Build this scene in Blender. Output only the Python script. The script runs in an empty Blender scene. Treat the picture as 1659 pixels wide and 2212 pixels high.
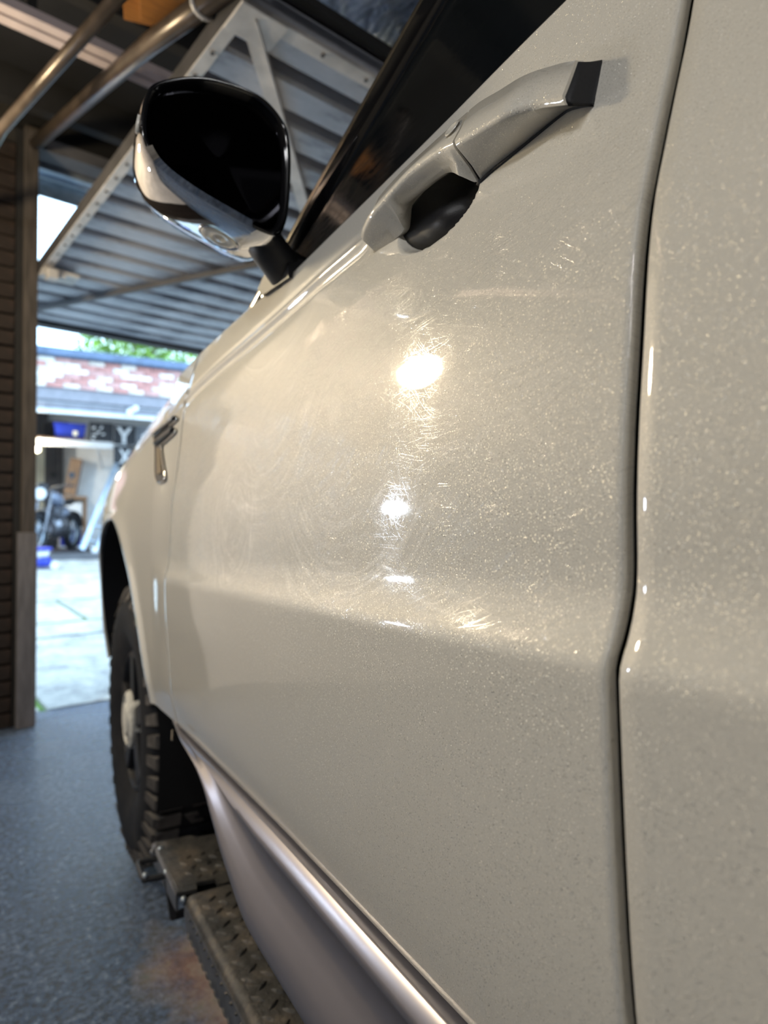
import bpy, bmesh, math, random
import numpy as np
from math import sin, cos, pi, radians, atan, atan2, sqrt, degrees
from mathutils import Matrix, Vector, noise as mnoise

random.seed(4)
SC = bpy.context.scene
COL = SC.collection

# ------------------------------------------------------------------ camera
CAM_POS = (-0.275, 0.0, 1.0)
cam_d = bpy.data.cameras.new('camera')
cam = bpy.data.objects.new('camera', cam_d)
COL.objects.link(cam)
cam.location = CAM_POS
cam.rotation_euler = (radians(90 + 0.9821), 0, radians(-30.0152))
cam_d.sensor_fit = 'HORIZONTAL'
cam_d.sensor_width = 36.0
cam_d.lens = 36.0 * 1400 / 1659
cam_d.clip_start = 0.01
cam_d.dof.use_dof = True
cam_d.dof.focus_distance = 0.52
cam_d.dof.aperture_fstop = 6.6
SC.camera = cam

# ------------------------------------------------------------------ world, exposure
SC.view_settings.view_transform = 'Standard'
SC.view_settings.look = 'None'
SC.view_settings.gamma = 1.0
SC.view_settings.exposure = 0.22
try:
    SC.view_settings.use_curve_mapping = False
except Exception:
    pass
wd = bpy.data.worlds.new('sky')
SC.world = wd
wd.use_nodes = True
wn = wd.node_tree
bg = wn.nodes['Background']
tc = wn.nodes.new('ShaderNodeTexCoord')
nz = wn.nodes.new('ShaderNodeTexNoise')
nz.inputs['Scale'].default_value = 3.0
nz.inputs['Detail'].default_value = 5.0
cr = wn.nodes.new('ShaderNodeValToRGB')
cr.color_ramp.elements[0].position = 0.35
cr.color_ramp.elements[0].color = (0.44, 0.70, 1.0, 1)
cr.color_ramp.elements[1].position = 0.65
cr.color_ramp.elements[1].color = (0.56, 0.78, 1.0, 1)
wn.links.new(tc.outputs['Generated'], nz.inputs['Vector'])
wn.links.new(nz.outputs['Fac'], cr.inputs['Fac'])
wn.links.new(cr.outputs['Color'], bg.inputs['Color'])
bg.inputs['Strength'].default_value = 4.8

# ------------------------------------------------------------------ garage lamps and added fill lamps
def lamp(name, loc, watts, col, rad):
    d = bpy.data.lights.new(name, 'POINT')
    d.energy = watts
    d.color = col
    d.shadow_soft_size = rad
    o = bpy.data.objects.new(name, d)
    COL.objects.link(o)
    o.location = loc
    return o
lamp('warm_work_lamp', (-1.09, 2.48, 2.07), 74, (1.0, 0.83, 0.55), 0.10)
lamp('cool_work_lamp', (-1.01, 2.17, 1.215), 10, (0.72, 0.84, 1.0), 0.042)
for gx_, gy_, w_ in ((-1.5, 0.2, 34), (-1.5, -0.8, 30), (-0.6, -2.3, 22), (1.0, -1.8, 16)):      # unseen fill lamps added to lighten the interior and the car
    lamp('fill_lamp', (-0.275 + gx_, gy_, 2.55), w_ * 0.98, (0.97, 0.97, 0.96), 0.10)

lamp('globe_lamp_bulb', (0.075, 11.85, 2.20), 45, (1.0, 0.90, 0.68), 0.06)

# ------------------------------------------------------------------ frames
GA = radians(10.8053)                       # the garage stands turned against the car
FW = Matrix.Identity(4)
FG = Matrix.Translation((-0.275, 0, 0)) @ Matrix.Rotation(GA, 4, 'Z')
FC = Matrix.Translation((0, -0.037046, 0.000686)) @ Matrix.Rotation(-radians(2.12307), 4, 'X')
WM = {}

# ------------------------------------------------------------------ object helpers
def tag(o, label=None, cat=None, group=None, kind=None):
    if label: o['label'] = label
    if cat: o['category'] = cat
    if group: o['group'] = group
    if kind: o['kind'] = kind
    return o

def put(o, want, parent):
    WM[o] = want
    if parent is not None:
        o.parent = parent
        o.matrix_basis = WM[parent].inverted() @ want
    else:
        o.matrix_basis = want

def mesh_of(name, verts, faces, mat, smooth=False):
    me = bpy.data.meshes.new(name)
    me.from_pydata([tuple(v) for v in verts], [], faces)
    me.validate()
    bm = bmesh.new(); bm.from_mesh(me)
    bmesh.ops.recalc_face_normals(bm, faces=bm.faces)
    bm.to_mesh(me); bm.free()
    if mat is not None: me.materials.append(mat)
    if smooth:
        me.polygons.foreach_set('use_smooth', [True] * len(me.polygons))
    me.update()
    return me

def obj(name, vf, mat, parent=None, frame=FW, smooth=False, center=True, flip=False, sharp=None):
    verts, faces = vf
    V = np.array(verts, dtype=float)
    if center:
        c = (V.min(0) + V.max(0)) / 2
        c[2] = V[:, 2].min()
    else:
        c = np.zeros(3)
    me = mesh_of(name, V - c, faces, mat, smooth)
    if flip: me.flip_normals()
    if sharp is not None:
        me.set_sharp_from_angle(angle=radians(sharp))
    o = bpy.data.objects.new(name, me)
    COL.objects.link(o)
    put(o, frame @ Matrix.Translation(c), parent)
    return o

def empty(name, loc, frame=FW, parent=None):
    o = bpy.data.objects.new(name, None)
    COL.objects.link(o)
    o.empty_display_size = 0.05
    put(o, frame @ Matrix.Translation(loc), parent)
    return o

def inst(src, want, parent):
    o = src.copy()
    COL.objects.link(o)
    put(o, want, parent)
    return o

# mesh makers: all return (verts, faces)
def join(*parts):
    V, Fs = [], []
    for v, f in parts:
        b = len(V)
        V += [tuple(x) for x in v]
        Fs += [tuple(i + b for i in q) for q in f]
    return V, Fs

def box(x0, x1, y0, y1, z0, z1, b=0.0):
    if b <= 0:
        V = [(x, y, z) for z in (z0, z1) for y in (y0, y1) for x in (x0, x1)]
        return V, [(0, 2, 3, 1), (4, 5, 7, 6), (0, 1, 5, 4), (2, 6, 7, 3), (0, 4, 6, 2), (1, 3, 7, 5)]
    bm = bmesh.new()
    bmesh.ops.create_cube(bm, size=1)
    for v in bm.verts:
        v.co = ((x0 + x1) / 2 + v.co.x * (x1 - x0), (y0 + y1) / 2 + v.co.y * (y1 - y0), (z0 + z1) / 2 + v.co.z * (z1 - z0))
    bmesh.ops.bevel(bm, geom=bm.edges[:], offset=b, segments=2, affect='EDGES', profile=0.6)
    r = ([tuple(v.co) for v in bm.verts], [tuple(v.index for v in f.verts) for f in bm.faces])
    bm.verts.index_update()
    r = ([tuple(v.co) for v in bm.verts], [tuple(v.index for v in f.verts) for f in bm.faces])
    bm.free()
    return r

def obox(c, ax, ay, az, sx, sy, sz, b=0.0):
    """box with its own axes"""
    v, f = box(-sx / 2, sx / 2, -sy / 2, sy / 2, -sz / 2, sz / 2, b)
    c, ax, ay, az = (np.array(q, dtype=float) for q in (c, ax, ay, az))
    return [tuple(c + ax * p[0] + ay * p[1] + az * p[2]) for p in v], f

def bar(a, b, w, h, up=(0, 0, 1), bev=0.0):
    """beam of section w x h from a to b"""
    a, b = np.array(a, float), np.array(b, float)
    d = b - a; L = np.linalg.norm(d); d /= L
    s = np.cross(d, np.array(up, float)); s /= np.linalg.norm(s)
    u = np.cross(s, d)
    return obox((a + b) / 2, d, s, u, L, w, h, bev)

def tube(path, r, n=10, closed=False, cap=True):
    P = [np.array(p, float) for p in path]
    N = len(P)
    R = r if hasattr(r, '__len__') else [r] * N
    V, Fs = [], []
    ref = None
    for i in range(N):
        if closed:
            d = P[(i + 1) % N] - P[i - 1]
        else:
            d = P[min(i + 1, N - 1)] - P[max(i - 1, 0)]
        d = d / (np.linalg.norm(d) + 1e-12)
        if ref is None:
            ref = np.cross(d, (0, 0, 1.0))
            if np.linalg.norm(ref) < 1e-3: ref = np.cross(d, (1.0, 0, 0))
        ref = ref - d * (ref @ d); ref /= np.linalg.norm(ref)
        b = np.cross(d, ref)
        for k in range(n):
            a = 2 * pi * k / n
            V.append(tuple(P[i] + R[i] * (cos(a) * ref + sin(a) * b)))
    for i in range(N if closed else N - 1):
        j = (i + 1) % N
        for k in range(n):
            l = (k + 1) % n
            Fs.append((i * n + k, i * n + l, j * n + l, j * n + k))
    if cap and not closed:
        Fs.append(tuple(range(n))[::-1])
        Fs.append(tuple((N - 1) * n + k for k in range(n)))
    return V, Fs

def loft(rings, close_ring=True, cap=True):
    n = len(rings[0])
    V = [tuple(p) for r in rings for p in r]
    Fs = []
    m = n if close_ring else n - 1
    for i in range(len(rings) - 1):
        for k in range(m):
            l = (k + 1) % n
            Fs.append((i * n + k, i * n + l, (i + 1) * n + l, (i + 1) * n + k))
    if cap and close_ring:
        Fs.append(tuple(range(n))[::-1])
        Fs.append(tuple((len(rings) - 1) * n + k for k in range(n)))
    return V, Fs

def grid(A):
    """A: array rows x cols x 3"""
    r, c = A.shape[:2]
    V = [tuple(p) for p in A.reshape(-1, 3)]
    Fs = [(i * c + j, i * c + j + 1, (i + 1) * c + j + 1, (i + 1) * c + j) for i in range(r - 1) for j in range(c - 1)]
    return V, Fs

def lathe(prof, n, axis='x', c=(0, 0, 0)):
    """prof: list of (along, radius); closed ring around the axis"""
    V, Fs = [], []
    for k in range(n):
        a = 2 * pi * k / n
        for (t, r) in prof:
            if axis == 'x': V.append((c[0] + t, c[1] + r * cos(a), c[2] + r * sin(a)))
            elif axis == 'y': V.append((c[0] + r * cos(a), c[1] + t, c[2] + r * sin(a)))
            else: V.append((c[0] + r * cos(a), c[1] + r * sin(a), c[2] + t))
    m = len(prof)
    for k in range(n):
        l = (k + 1) % n
        for i in range(m - 1):
            Fs.append((k * m + i, k * m + i + 1, l * m + i + 1, l * m + i))
    return V, Fs

def prism(poly, a, b, axis=1):
    """polygon (two coordinates) pushed from a to b along an axis"""
    n = len(poly)
    def p3(q, t):
        if axis == 0: return (t, q[0], q[1])
        if axis == 1: return (q[0], t, q[1])
        return (q[0], q[1], t)
    V = [p3(q, a) for q in poly] + [p3(q, b) for q in poly]
    Fs = [tuple(range(n)), tuple(range(2 * n - 1, n - 1, -1))]
    Fs += [(k, (k + 1) % n, n + (k + 1) % n, n + k) for k in range(n)]
    return V, Fs

def spline(P, m, closed=True):
    """Catmull-Rom through P, m points per span"""
    P = [np.array(p, float) for p in P]
    n = len(P); out = []
    for i in range(n if closed else n - 1):
        g = lambda k: P[k % n] if closed else P[min(max(k, 0), n - 1)]
        p0, p1, p2, p3 = g(i - 1), g(i), g(i + 1), g(i + 2)
        for s in range(m):
            t = s / m
            out.append(0.5 * (2 * p1 + (p2 - p0) * t + (2 * p0 - 5 * p1 + 4 * p2 - p3) * t * t + (3 * p1 - p0 - 3 * p2 + p3) * t ** 3))
    if not closed: out.append(P[-1])
    return out

def pchip(x, y):
    x, y = np.array(x, float), np.array(y, float)
    h = np.diff(x); d = np.diff(y) / h
    m = np.zeros_like(y)
    for i in range(1, len(x) - 1):
        if d[i - 1] * d[i] > 0:
            w1, w2 = 2 * h[i] + h[i - 1], h[i] + 2 * h[i - 1]
            m[i] = (w1 + w2) / (w1 / d[i - 1] + w2 / d[i])
    m[0], m[-1] = d[0], d[-1]
    def f(t):
        t = np.clip(np.asarray(t, float), x[0], x[-1])
        i = np.clip(np.searchsorted(x, t) - 1, 0, len(x) - 2)
        s = (t - x[i]) / h[i]
        return ((1 + 2 * s) * (1 - s) ** 2 * y[i] + s * (1 - s) ** 2 * h[i] * m[i]
                + s * s * (3 - 2 * s) * y[i + 1] + s * s * (s - 1) * h[i] * m[i + 1])
    return f

# ------------------------------------------------------------------ materials
def newmat(name):
    m = bpy.data.materials.new(name)
    m.use_nodes = True
    nt = m.node_tree
    return m, nt, nt.nodes['Principled BSDF']
def setp(b, **kw):
    for k, v in kw.items():
        k = k.replace('_', ' ')
        if k in b.inputs: b.inputs[k].default_value = v
def rgba(c): return (c[0], c[1], c[2], 1)
def N(nt, t, **kw):
    n = nt.nodes.new(t)
    for k, v in kw.items(): setattr(n, k, v)
    return n
def ramp(nt, fac, stops):
    r = N(nt, 'ShaderNodeValToRGB')
    e = r.color_ramp.elements
    while len(e) < len(stops): e.new(0.5)
    for i, (p, c) in enumerate(stops):
        e[i].position = p
        e[i].color = rgba(c) if hasattr(c, '__len__') else (c, c, c, 1)
    nt.links.new(fac, r.inputs['Fac'])
    return r.outputs['Color']
def mathn(nt, op, a, b=None, c=None, clamp=False):
    n = N(nt, 'ShaderNodeMath', operation=op)
    n.use_clamp = clamp
    for i, x in enumerate((a, b, c)):
        if x is None: continue
        if isinstance(x, (int, float)): n.inputs[i].default_value = x
        else: nt.links.new(x, n.inputs[i])
    return n.outputs[0]
def mixc(nt, fac, a, b, mode='MIX'):
    n = N(nt, 'ShaderNodeMix', data_type='RGBA', blend_type=mode)
    for s, x in ((0, fac), (6, a), (7, b)):
        if isinstance(x, (int, float)): n.inputs[s].default_value = x
        elif isinstance(x, tuple): n.inputs[s].default_value = rgba(x)
        else: nt.links.new(x, n.inputs[s])
    return n.outputs[2]
def noise(nt, vec, scale, detail=4, rough=0.55, dist=0.0):
    n = N(nt, 'ShaderNodeTexNoise')
    n.inputs['Scale'].default_value = scale
    n.inputs['Detail'].default_value = detail
    n.inputs['Roughness'].default_value = rough
    n.inputs['Distortion'].default_value = dist
    if vec is not None: nt.links.new(vec, n.inputs['Vector'])
    return n.outputs['Fac']
def mapping(nt, vec, scale=(1, 1, 1), rot=(0, 0, 0), loc=(0, 0, 0)):
    n = N(nt, 'ShaderNodeMapping')
    n.inputs['Scale'].default_value = scale
    n.inputs['Rotation'].default_value = rot
    n.inputs['Location'].default_value = loc
    nt.links.new(vec, n.inputs['Vector'])
    return n.outputs[0]
def bump(nt, h, strength=0.3, dist=0.01, normal=None):
    n = N(nt, 'ShaderNodeBump')
    n.inputs['Strength'].default_value = strength
    n.inputs['Distance'].default_value = dist
    nt.links.new(h, n.inputs['Height'])
    if normal is not None: nt.links.new(normal, n.inputs['Normal'])
    return n.outputs[0]
def objco(nt): return N(nt, 'ShaderNodeTexCoord').outputs['Object']

def simple(name, col, rough=0.5, metal=0.0, var=0.15, scale=8.0, bumps=0.0, bscale=120.0, coat=0.0, spec=0.5, grain=None):
    """a plain material with a mottled tone and a fine relief"""
    m, nt, b = newmat(name)
    co = objco(nt)
    v = co if grain is None else mapping(nt, co, grain)
    f = noise(nt, v, scale, 5)
    lo = tuple(max(0, c * (1 - var)) for c in col); hi = tuple(c * (1 + var) for c in col)
    nt.links.new(ramp(nt, f, [(0.3, lo), (0.7, hi)]), b.inputs['Base Color'])
    setp(b, Roughness=rough, Metallic=metal, Coat_Weight=coat, Specular_IOR_Level=spec)
    if bumps > 0:
        nt.links.new(bump(nt, noise(nt, v, bscale, 3), bumps, 0.004), b.inputs['Normal'])
    return m

PAINT_COL = (0.73, 0.70, 0.63)
def paint(name, marks=False):
    m, nt, b = newmat(name)
    co = objco(nt)
    vor = N(nt, 'ShaderNodeTexVoronoi')
    vor.inputs['Scale'].default_value = 1600
    nt.links.new(co, vor.inputs['Vector'])
    sub = N(nt, 'ShaderNodeVectorMath', operation='SUBTRACT')
    nt.links.new(vor.outputs['Color'], sub.inputs[0]); sub.inputs[1].default_value = (0.5, 0.5, 0.5)
    sep = N(nt, 'ShaderNodeSeparateColor'); nt.links.new(vor.outputs['Color'], sep.inputs[0])
    big = ramp(nt, sep.outputs[0], [(0.86, 0.0), (0.90, 1.0)])          # a few flakes lie askew
    sc = N(nt, 'ShaderNodeVectorMath', operation='SCALE')
    nt.links.new(mathn(nt, 'MULTIPLY_ADD', big, 0.55, 0.07), sc.inputs['Scale'])
    nt.links.new(sub.outputs[0], sc.inputs[0])
    geo = N(nt, 'ShaderNodeNewGeometry')
    add = N(nt, 'ShaderNodeVectorMath', operation='ADD')
    nt.links.new(geo.outputs['Normal'], add.inputs[0]); nt.links.new(sc.outputs[0], add.inputs[1])
    nrm = N(nt, 'ShaderNodeVectorMath', operation='NORMALIZE')
    nt.links.new(add.outputs[0], nrm.inputs[0])
    nt.links.new(nrm.outputs[0], b.inputs['Normal'])
    fl = ramp(nt, sep.outputs[0], [(0.0, tuple(c * 0.96 for c in PAINT_COL)), (0.86, PAINT_COL), (1.0, tuple(min(1, c * 1.2) for c in PAINT_COL))])
    nt.links.new(mathn(nt, 'MULTIPLY_ADD', big, 0.45, 0.04), b.inputs['Metallic'])
    setp(b, Roughness=0.50, Specular_IOR_Level=0.15, Coat_Weight=1.0, Coat_Roughness=0.035, Coat_IOR=1.5)
    if not marks:
        nt.links.new(fl, b.inputs['Base Color'])
        return m
    # fine wiping scratches in the lacquer: thin grooves in many directions
    h = None
    warp = N(nt, 'ShaderNodeTexNoise'); warp.inputs['Scale'].default_value = 5.0
    nt.links.new(co, warp.inputs['Vector'])
    wv = N(nt, 'ShaderNodeVectorMath', operation='SCALE'); wv.inputs['Scale'].default_value = 0.10
    nt.links.new(warp.outputs['Color'], wv.inputs[0])
    wco = N(nt, 'ShaderNodeVectorMath', operation='ADD')
    nt.links.new(co, wco.inputs[0]); nt.links.new(wv.outputs[0], wco.inputs[1])
    for k, (ang, s1, s2, th) in enumerate([(6, 16, 1500, 0.60), (-24, 22, 1400, 0.62), (46, 26, 1500, 0.66), (88, 26, 1500, 0.69), (-60, 24, 1450, 0.67), (20, 14, 1700, 0.61)]):
        v = mapping(nt, wco.outputs[0], (1, s1, s2), (radians(ang), 0, 0), (k * 3.1, k * 1.7, 0))
        # the mapping turns after it scales; turn first with its own node
        pre = mapping(nt, wco.outputs[0], (1, 1, 1), (radians(ang), 0, 0))
        v = mapping(nt, pre, (1, s1, s2), (0, 0, 0), (k * 3.1, k * 1.7, k * 0.9))
        f = noise(nt, v, 1.0, 2, 0.5)
        f = ramp(nt, f, [(th, 0.0), (th + 0.07, 1.0)])
        h = f if h is None else mathn(nt, 'ADD', h, f)
    sx0 = N(nt, 'ShaderNodeSeparateXYZ'); nt.links.new(co, sx0.inputs[0])
    zm = N(nt, 'ShaderNodeMapRange', interpolation_type='SMOOTHSTEP')        # the cloth stopped at the crease
    zm.inputs[1].default_value, zm.inputs[2].default_value = .925, .96
    nt.links.new(sx0.outputs['Z'], zm.inputs[0])
    zm2 = N(nt, 'ShaderNodeMapRange', interpolation_type='SMOOTHSTEP')
    zm2.inputs[1].default_value, zm2.inputs[2].default_value = 1.20, 1.28
    zm2.inputs[3].default_value, zm2.inputs[4].default_value = 1, 0
    nt.links.new(sx0.outputs['Z'], zm2.inputs[0])
    h = mathn(nt, 'MULTIPLY', h, mathn(nt, 'MULTIPLY', zm.outputs[0], zm2.outputs[0]))
    cn = bump(nt, h, 0.6, 0.00015)
    cn.node.invert = True
    nt.links.new(cn, b.inputs['Coat Normal'])
    # dried compound left by the wiping cloth, in curved strokes
    sx = N(nt, 'ShaderNodeSeparateXYZ'); nt.links.new(co, sx.inputs[0])
    Y, Z = sx.outputs['Y'], sx.outputs['Z']
    total = None
    for (cy, cz, r0, r1, a0, a1, fr, th, amt, seed) in HAZE:
        dy = mathn(nt, 'SUBTRACT', Y, cy); dz = mathn(nt, 'SUBTRACT', Z, cz)
        r = mathn(nt, 'SQRT', mathn(nt, 'ADD', mathn(nt, 'MULTIPLY', dy, dy), mathn(nt, 'MULTIPLY', dz, dz)))
        a = mathn(nt, 'ARCTAN2', dz, dy)
        cx = N(nt, 'ShaderNodeCombineXYZ')
        nt.links.new(mathn(nt, 'MULTIPLY', r, fr), cx.inputs[0])
        nt.links.new(mathn(nt, 'MULTIPLY', a, 1.6), cx.inputs[1])
        cx.inputs[2].default_value = seed
        f = noise(nt, cx.outputs[0], 1.0, 5, 0.65)
        f = ramp(nt, f, [(th, 0.0), (th + 0.22, 1.0)])
        def band(x, lo, hi, soft):
            u = N(nt, 'ShaderNodeMapRange', interpolation_type='SMOOTHSTEP')
            u.inputs[1].default_value, u.inputs[2].default_value = lo - soft, lo + soft
            w = N(nt, 'ShaderNodeMapRange', interpolation_type='SMOOTHSTEP')
            w.inputs[1].default_value, w.inputs[2].default_value = hi - soft, hi + soft
            w.inputs[3].default_value, w.inputs[4].default_value = 1, 0
            nt.links.new(x, u.inputs[0]); nt.links.new(x, w.inputs[0])
            return mathn(nt, 'MULTIPLY', u.outputs[0], w.outputs[0])
        mk = mathn(nt, 'MULTIPLY', band(r, r0, r1, 0.02), band(a, a0, a1, 0.25))
        t = mathn(nt, 'MULTIPLY', mathn(nt, 'MULTIPLY', f, mk), amt)
        total = t if total is None else mathn(nt, 'ADD', total, t, clamp=True)
    total = mathn(nt, 'MULTIPLY', total, zm.outputs[0])
    col = mixc(nt, total, fl, (0.97, 0.93, 0.85))
    nt.links.new(col, b.inputs['Base Color'])
    nt.links.new(mathn(nt, 'MULTIPLY_ADD', total, 0.10, 0.03), b.inputs['Coat Roughness'])
    # each groove throws the lamps' light sideways to itself: a brushed gloss along the grooves
    gl = N(nt, 'ShaderNodeBsdfAnisotropic')
    gl.inputs['Color'].default_value = (.95, .95, .95, 1)
    gl.inputs['Roughness'].default_value = 0.13
    gl.inputs['Anisotropy'].default_value = 0.72
    tv = N(nt, 'ShaderNodeCombineXYZ'); tv.inputs[1].default_value = 1.0
    wsep = N(nt, 'ShaderNodeSeparateColor'); nt.links.new(warp.outputs['Color'], wsep.inputs[0])
    nt.links.new(mathn(nt, 'MULTIPLY_ADD', wsep.outputs[1], 1.6, -.8), tv.inputs[2])
    nt.links.new(tv.outputs[0], gl.inputs['Tangent'])
    mx = N(nt, 'ShaderNodeMixShader')
    nt.links.new(mathn(nt, 'MULTIPLY', h, 0.10, clamp=True), mx.inputs[0])
    nt.links.new(b.outputs[0], mx.inputs[1]); nt.links.new(gl.outputs[0], mx.inputs[2])
    nt.links.new(mx.outputs[0], nt.nodes['Material Output'].inputs['Surface'])
    return m
# centre y, z; radii; angles; stroke frequency; threshold; strength; seed
HAZE = [
    (0.56, 1.13, 0.10, 0.21, -2.5, -0.6, 210, 0.48, 0.95, 0.3),
    (0.60, 1.10, 0.13, 0.30, -2.4, -0.9, 160, 0.52, 0.75, 2.1),
    (0.80, 1.22, 0.06, 0.20, -2.8, -0.9, 150, 0.50, 0.70, 4.0),
    (0.85, 1.05, 0.10, 0.26, -1.9, 0.3, 110, 0.52, 0.70, 6.0),
    (0.42, 1.03, 0.04, 0.12, -3.1, 3.1, 260, 0.60, 0.22, 8.0),
    (0.32, 1.300, 0.183, 0.205, -1.78, -1.32, 160, 0.42, 0.75, 9.0),
    (0.33, 1.250, 0.292, 0.318, -1.80, -1.28, 190, 0.40, 0.80, 11.0),
    (0.85, 1.470, 0.212, 0.240, -2.2, -1.1, 170, 0.45, 0.60, 14.0),
    (0.90, 1.030, 0.015, 0.10, -3.1, 3.1, 120, 0.46, 0.70, 16.0),
    (0.62, 1.155, 0.022, 0.034, -3.0, -2.0, 60, 0.10, 0.60, 12.0),  # small pale crescent, a mark apart from the compound strokes
]
M_PAINT = paint('pearl_paint')
M_PAINTM = paint('pearl_paint_swirled', True)
M_BLACK = simple('gloss_black', (0.006, 0.006, 0.007), 0.12, coat=0.6)
M_DARK = simple('dark_cavity', (0.006, 0.006, 0.007), 0.9)
M_RUB = simple('rubber', (0.012, 0.012, 0.014), 0.65, bumps=0.15, bscale=500)
M_CHROME = simple('chrome', (0.75, 0.75, 0.76), 0.04, 1.0, var=0.02)
M_SATIN = simple('satin_silver', (0.55, 0.50, 0.42), 0.25, 1.0, var=0.05)
M_GOLDM = simple('dusty_vent_mesh', (0.16, 0.12, 0.07), 0.5, 0.5, var=0.5, scale=150)
M_TRIM = simple('anthracite_trim', (0.26, 0.25, 0.28), 0.30, 0.7, var=0.03)
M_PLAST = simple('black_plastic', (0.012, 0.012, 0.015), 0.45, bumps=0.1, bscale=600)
M_MIRROR = simple('tinted_mirror', (0.025, 0.025, 0.03), 0.02, 1.0, var=0.0)
def glass():
    m, nt, b = newmat('tinted_glass')
    co = objco(nt)
    f = noise(nt, mapping(nt, co, (1, 9, 40)), 3.0, 6, 0.7)
    setp(b, Base_Color=(0.008, 0.010, 0.012, 1), Metallic=0.0, IOR=1.52)
    nt.links.new(ramp(nt, f, [(0.4, 0.03), (0.75, 0.22)]), b.inputs['Roughness'])
    setp(b, Transmission_Weight=0.25)
    return m
M_GLASS = glass()
M_LENS = simple('lamp_lens', (0.85, 0.83, 0.76), 0.12, 0.0, var=0.05, coat=1.0)

def tread_metal():
    m, nt, b = newmat('worn_tread_plate')
    co = objco(nt)
    f = noise(nt, co, 16, 8, 0.7)
    g = noise(nt, co, 90, 6, 0.7)
    c = ramp(nt, f, [(0.32, (0.03, 0.03, 0.03)), (0.5, (0.10, 0.095, 0.088)), (0.70, (0.26, 0.21, 0.16))])
    c = mixc(nt, mathn(nt, 'MULTIPLY', g, 0.6), c, (0.03, 0.03, 0.03))
    nt.links.new(c, b.inputs['Base Color'])
    nt.links.new(ramp(nt, g, [(0.3, 0.28), (0.7, 0.6)]), b.inputs['Roughness'])
    setp(b, Metallic=0.45)
    nt.links.new(bump(nt, mathn(nt, 'ADD', mathn(nt, 'MULTIPLY', f, 3.0), g), 0.45, 0.004), b.inputs['Normal'])
    return m
M_TREAD = tread_metal()
M_FLANGE = simple('step_flange_metal', (0.16, 0.165, 0.185), 0.38, 0.6, var=0.35, scale=30, bumps=0.25, bscale=160)

def tyre_mat():
    m, nt, b = newmat('dusty_tyre')
    co = objco(nt)
    f = noise(nt, mapping(nt, co, (1, 1, 1)), 9, 7, 0.7)
    c = ramp(nt, f, [(0.42, (0.005, 0.006, 0.009)), (0.6, (0.014, 0.014, 0.016)), (0.8, (0.06, 0.052, 0.046))])
    nt.links.new(c, b.inputs['Base Color'])
    setp(b, Roughness=0.7, Specular_IOR_Level=0.25)
    nt.links.new(bump(nt, noise(nt, co, 140, 4), 0.4, 0.004), b.inputs['Normal'])
    return m
M_TYRE = tyre_mat()
M_LUG = simple('dusty_tread_lug', (0.085, 0.075, 0.068), 0.7, var=0.5, scale=25, bumps=0.4, bscale=120)
M_WHITE_RUB = simple('worn_white_lettering', (0.55, 0.53, 0.48), 0.7, var=0.35, scale=60)
M_ALLOY = simple('dull_alloy', (0.28, 0.27, 0.26), 0.4, 0.7, var=0.25)

def floor_mat():
    m, nt, b = newmat('sky_tinted_damp_concrete')
    co = objco(nt)
    f = noise(nt, co, 1.6, 8, 0.62)
    g = noise(nt, co, 55, 5, 0.75)
    gg = noise(nt, co, 260, 3, 0.6)
    c = ramp(nt, f, [(0.32, (0.055, 0.092, 0.18)), (0.55, (0.10, 0.155, 0.27)), (0.75, (0.17, 0.22, 0.32))])  # skylight's blue painted into the grey concrete's tones
    c = mixc(nt, ramp(nt, g, [(0.42, 0.9), (0.53, 0.0)]), c, (0.014, 0.018, 0.026))
    c = mixc(nt, ramp(nt, g, [(0.56, 0.0), (0.64, 0.8)]), c, (0.33, 0.40, 0.50))  # pale bluish grains painted in for glints on the rough surface
    # rusty, oily patch where the car stands
    sx = N(nt, 'ShaderNodeSeparateXYZ'); nt.links.new(co, sx.inputs[0])
    dx = mathn(nt, 'SUBTRACT', sx.outputs['X'], STAIN[0]); dy = mathn(nt, 'SUBTRACT', sx.outputs['Y'], STAIN[1])
    d = mathn(nt, 'SQRT', mathn(nt, 'ADD', mathn(nt, 'MULTIPLY', dx, mathn(nt, 'MULTIPLY', dx, 7.0)), mathn(nt, 'MULTIPLY', dy, dy)))
    d = mathn(nt, 'ADD', d, mathn(nt, 'MULTIPLY', mathn(nt, 'SUBTRACT', noise(nt, co, 6, 6), 0.5), 0.9))
    k = ramp(nt, d, [(0.18, 1.0), (0.42, 0.0)])
    rust = ramp(nt, noise(nt, co, 12, 7, 0.7), [(0.35, (0.20, 0.19, 0.13)), (0.47, (0.40, 0.28, 0.20)), (0.56, (0.30, 0.15, 0.10)), (0.66, (0.20, 0.09, 0.05)), (0.75, (0.04, 0.03, 0.02))])
    c = mixc(nt, k, c, rust)
    nt.links.new(c, b.inputs['Base Color'])
    r = ramp(nt, noise(nt, co, 3.2, 6), [(0.35, 0.18), (0.65, 0.36)])
    nt.links.new(mixc(nt, k, r, (0.8, 0.8, 0.8)), b.inputs['Roughness'])
    setp(b, Specular_IOR_Level=0.8, Coat_Weight=0.55, Coat_Roughness=0.12)
    hgt = mathn(nt, 'ADD', mathn(nt, 'MULTIPLY', g, 1.0), mathn(nt, 'MULTIPLY', gg, 0.4))
    bn = bump(nt, hgt, 1.0, 0.014); nt.links.new(bn, b.inputs['Normal']); nt.links.new(bn, b.inputs['Coat Normal'])
    return m
STAIN = (0.0, 0.0)

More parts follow.
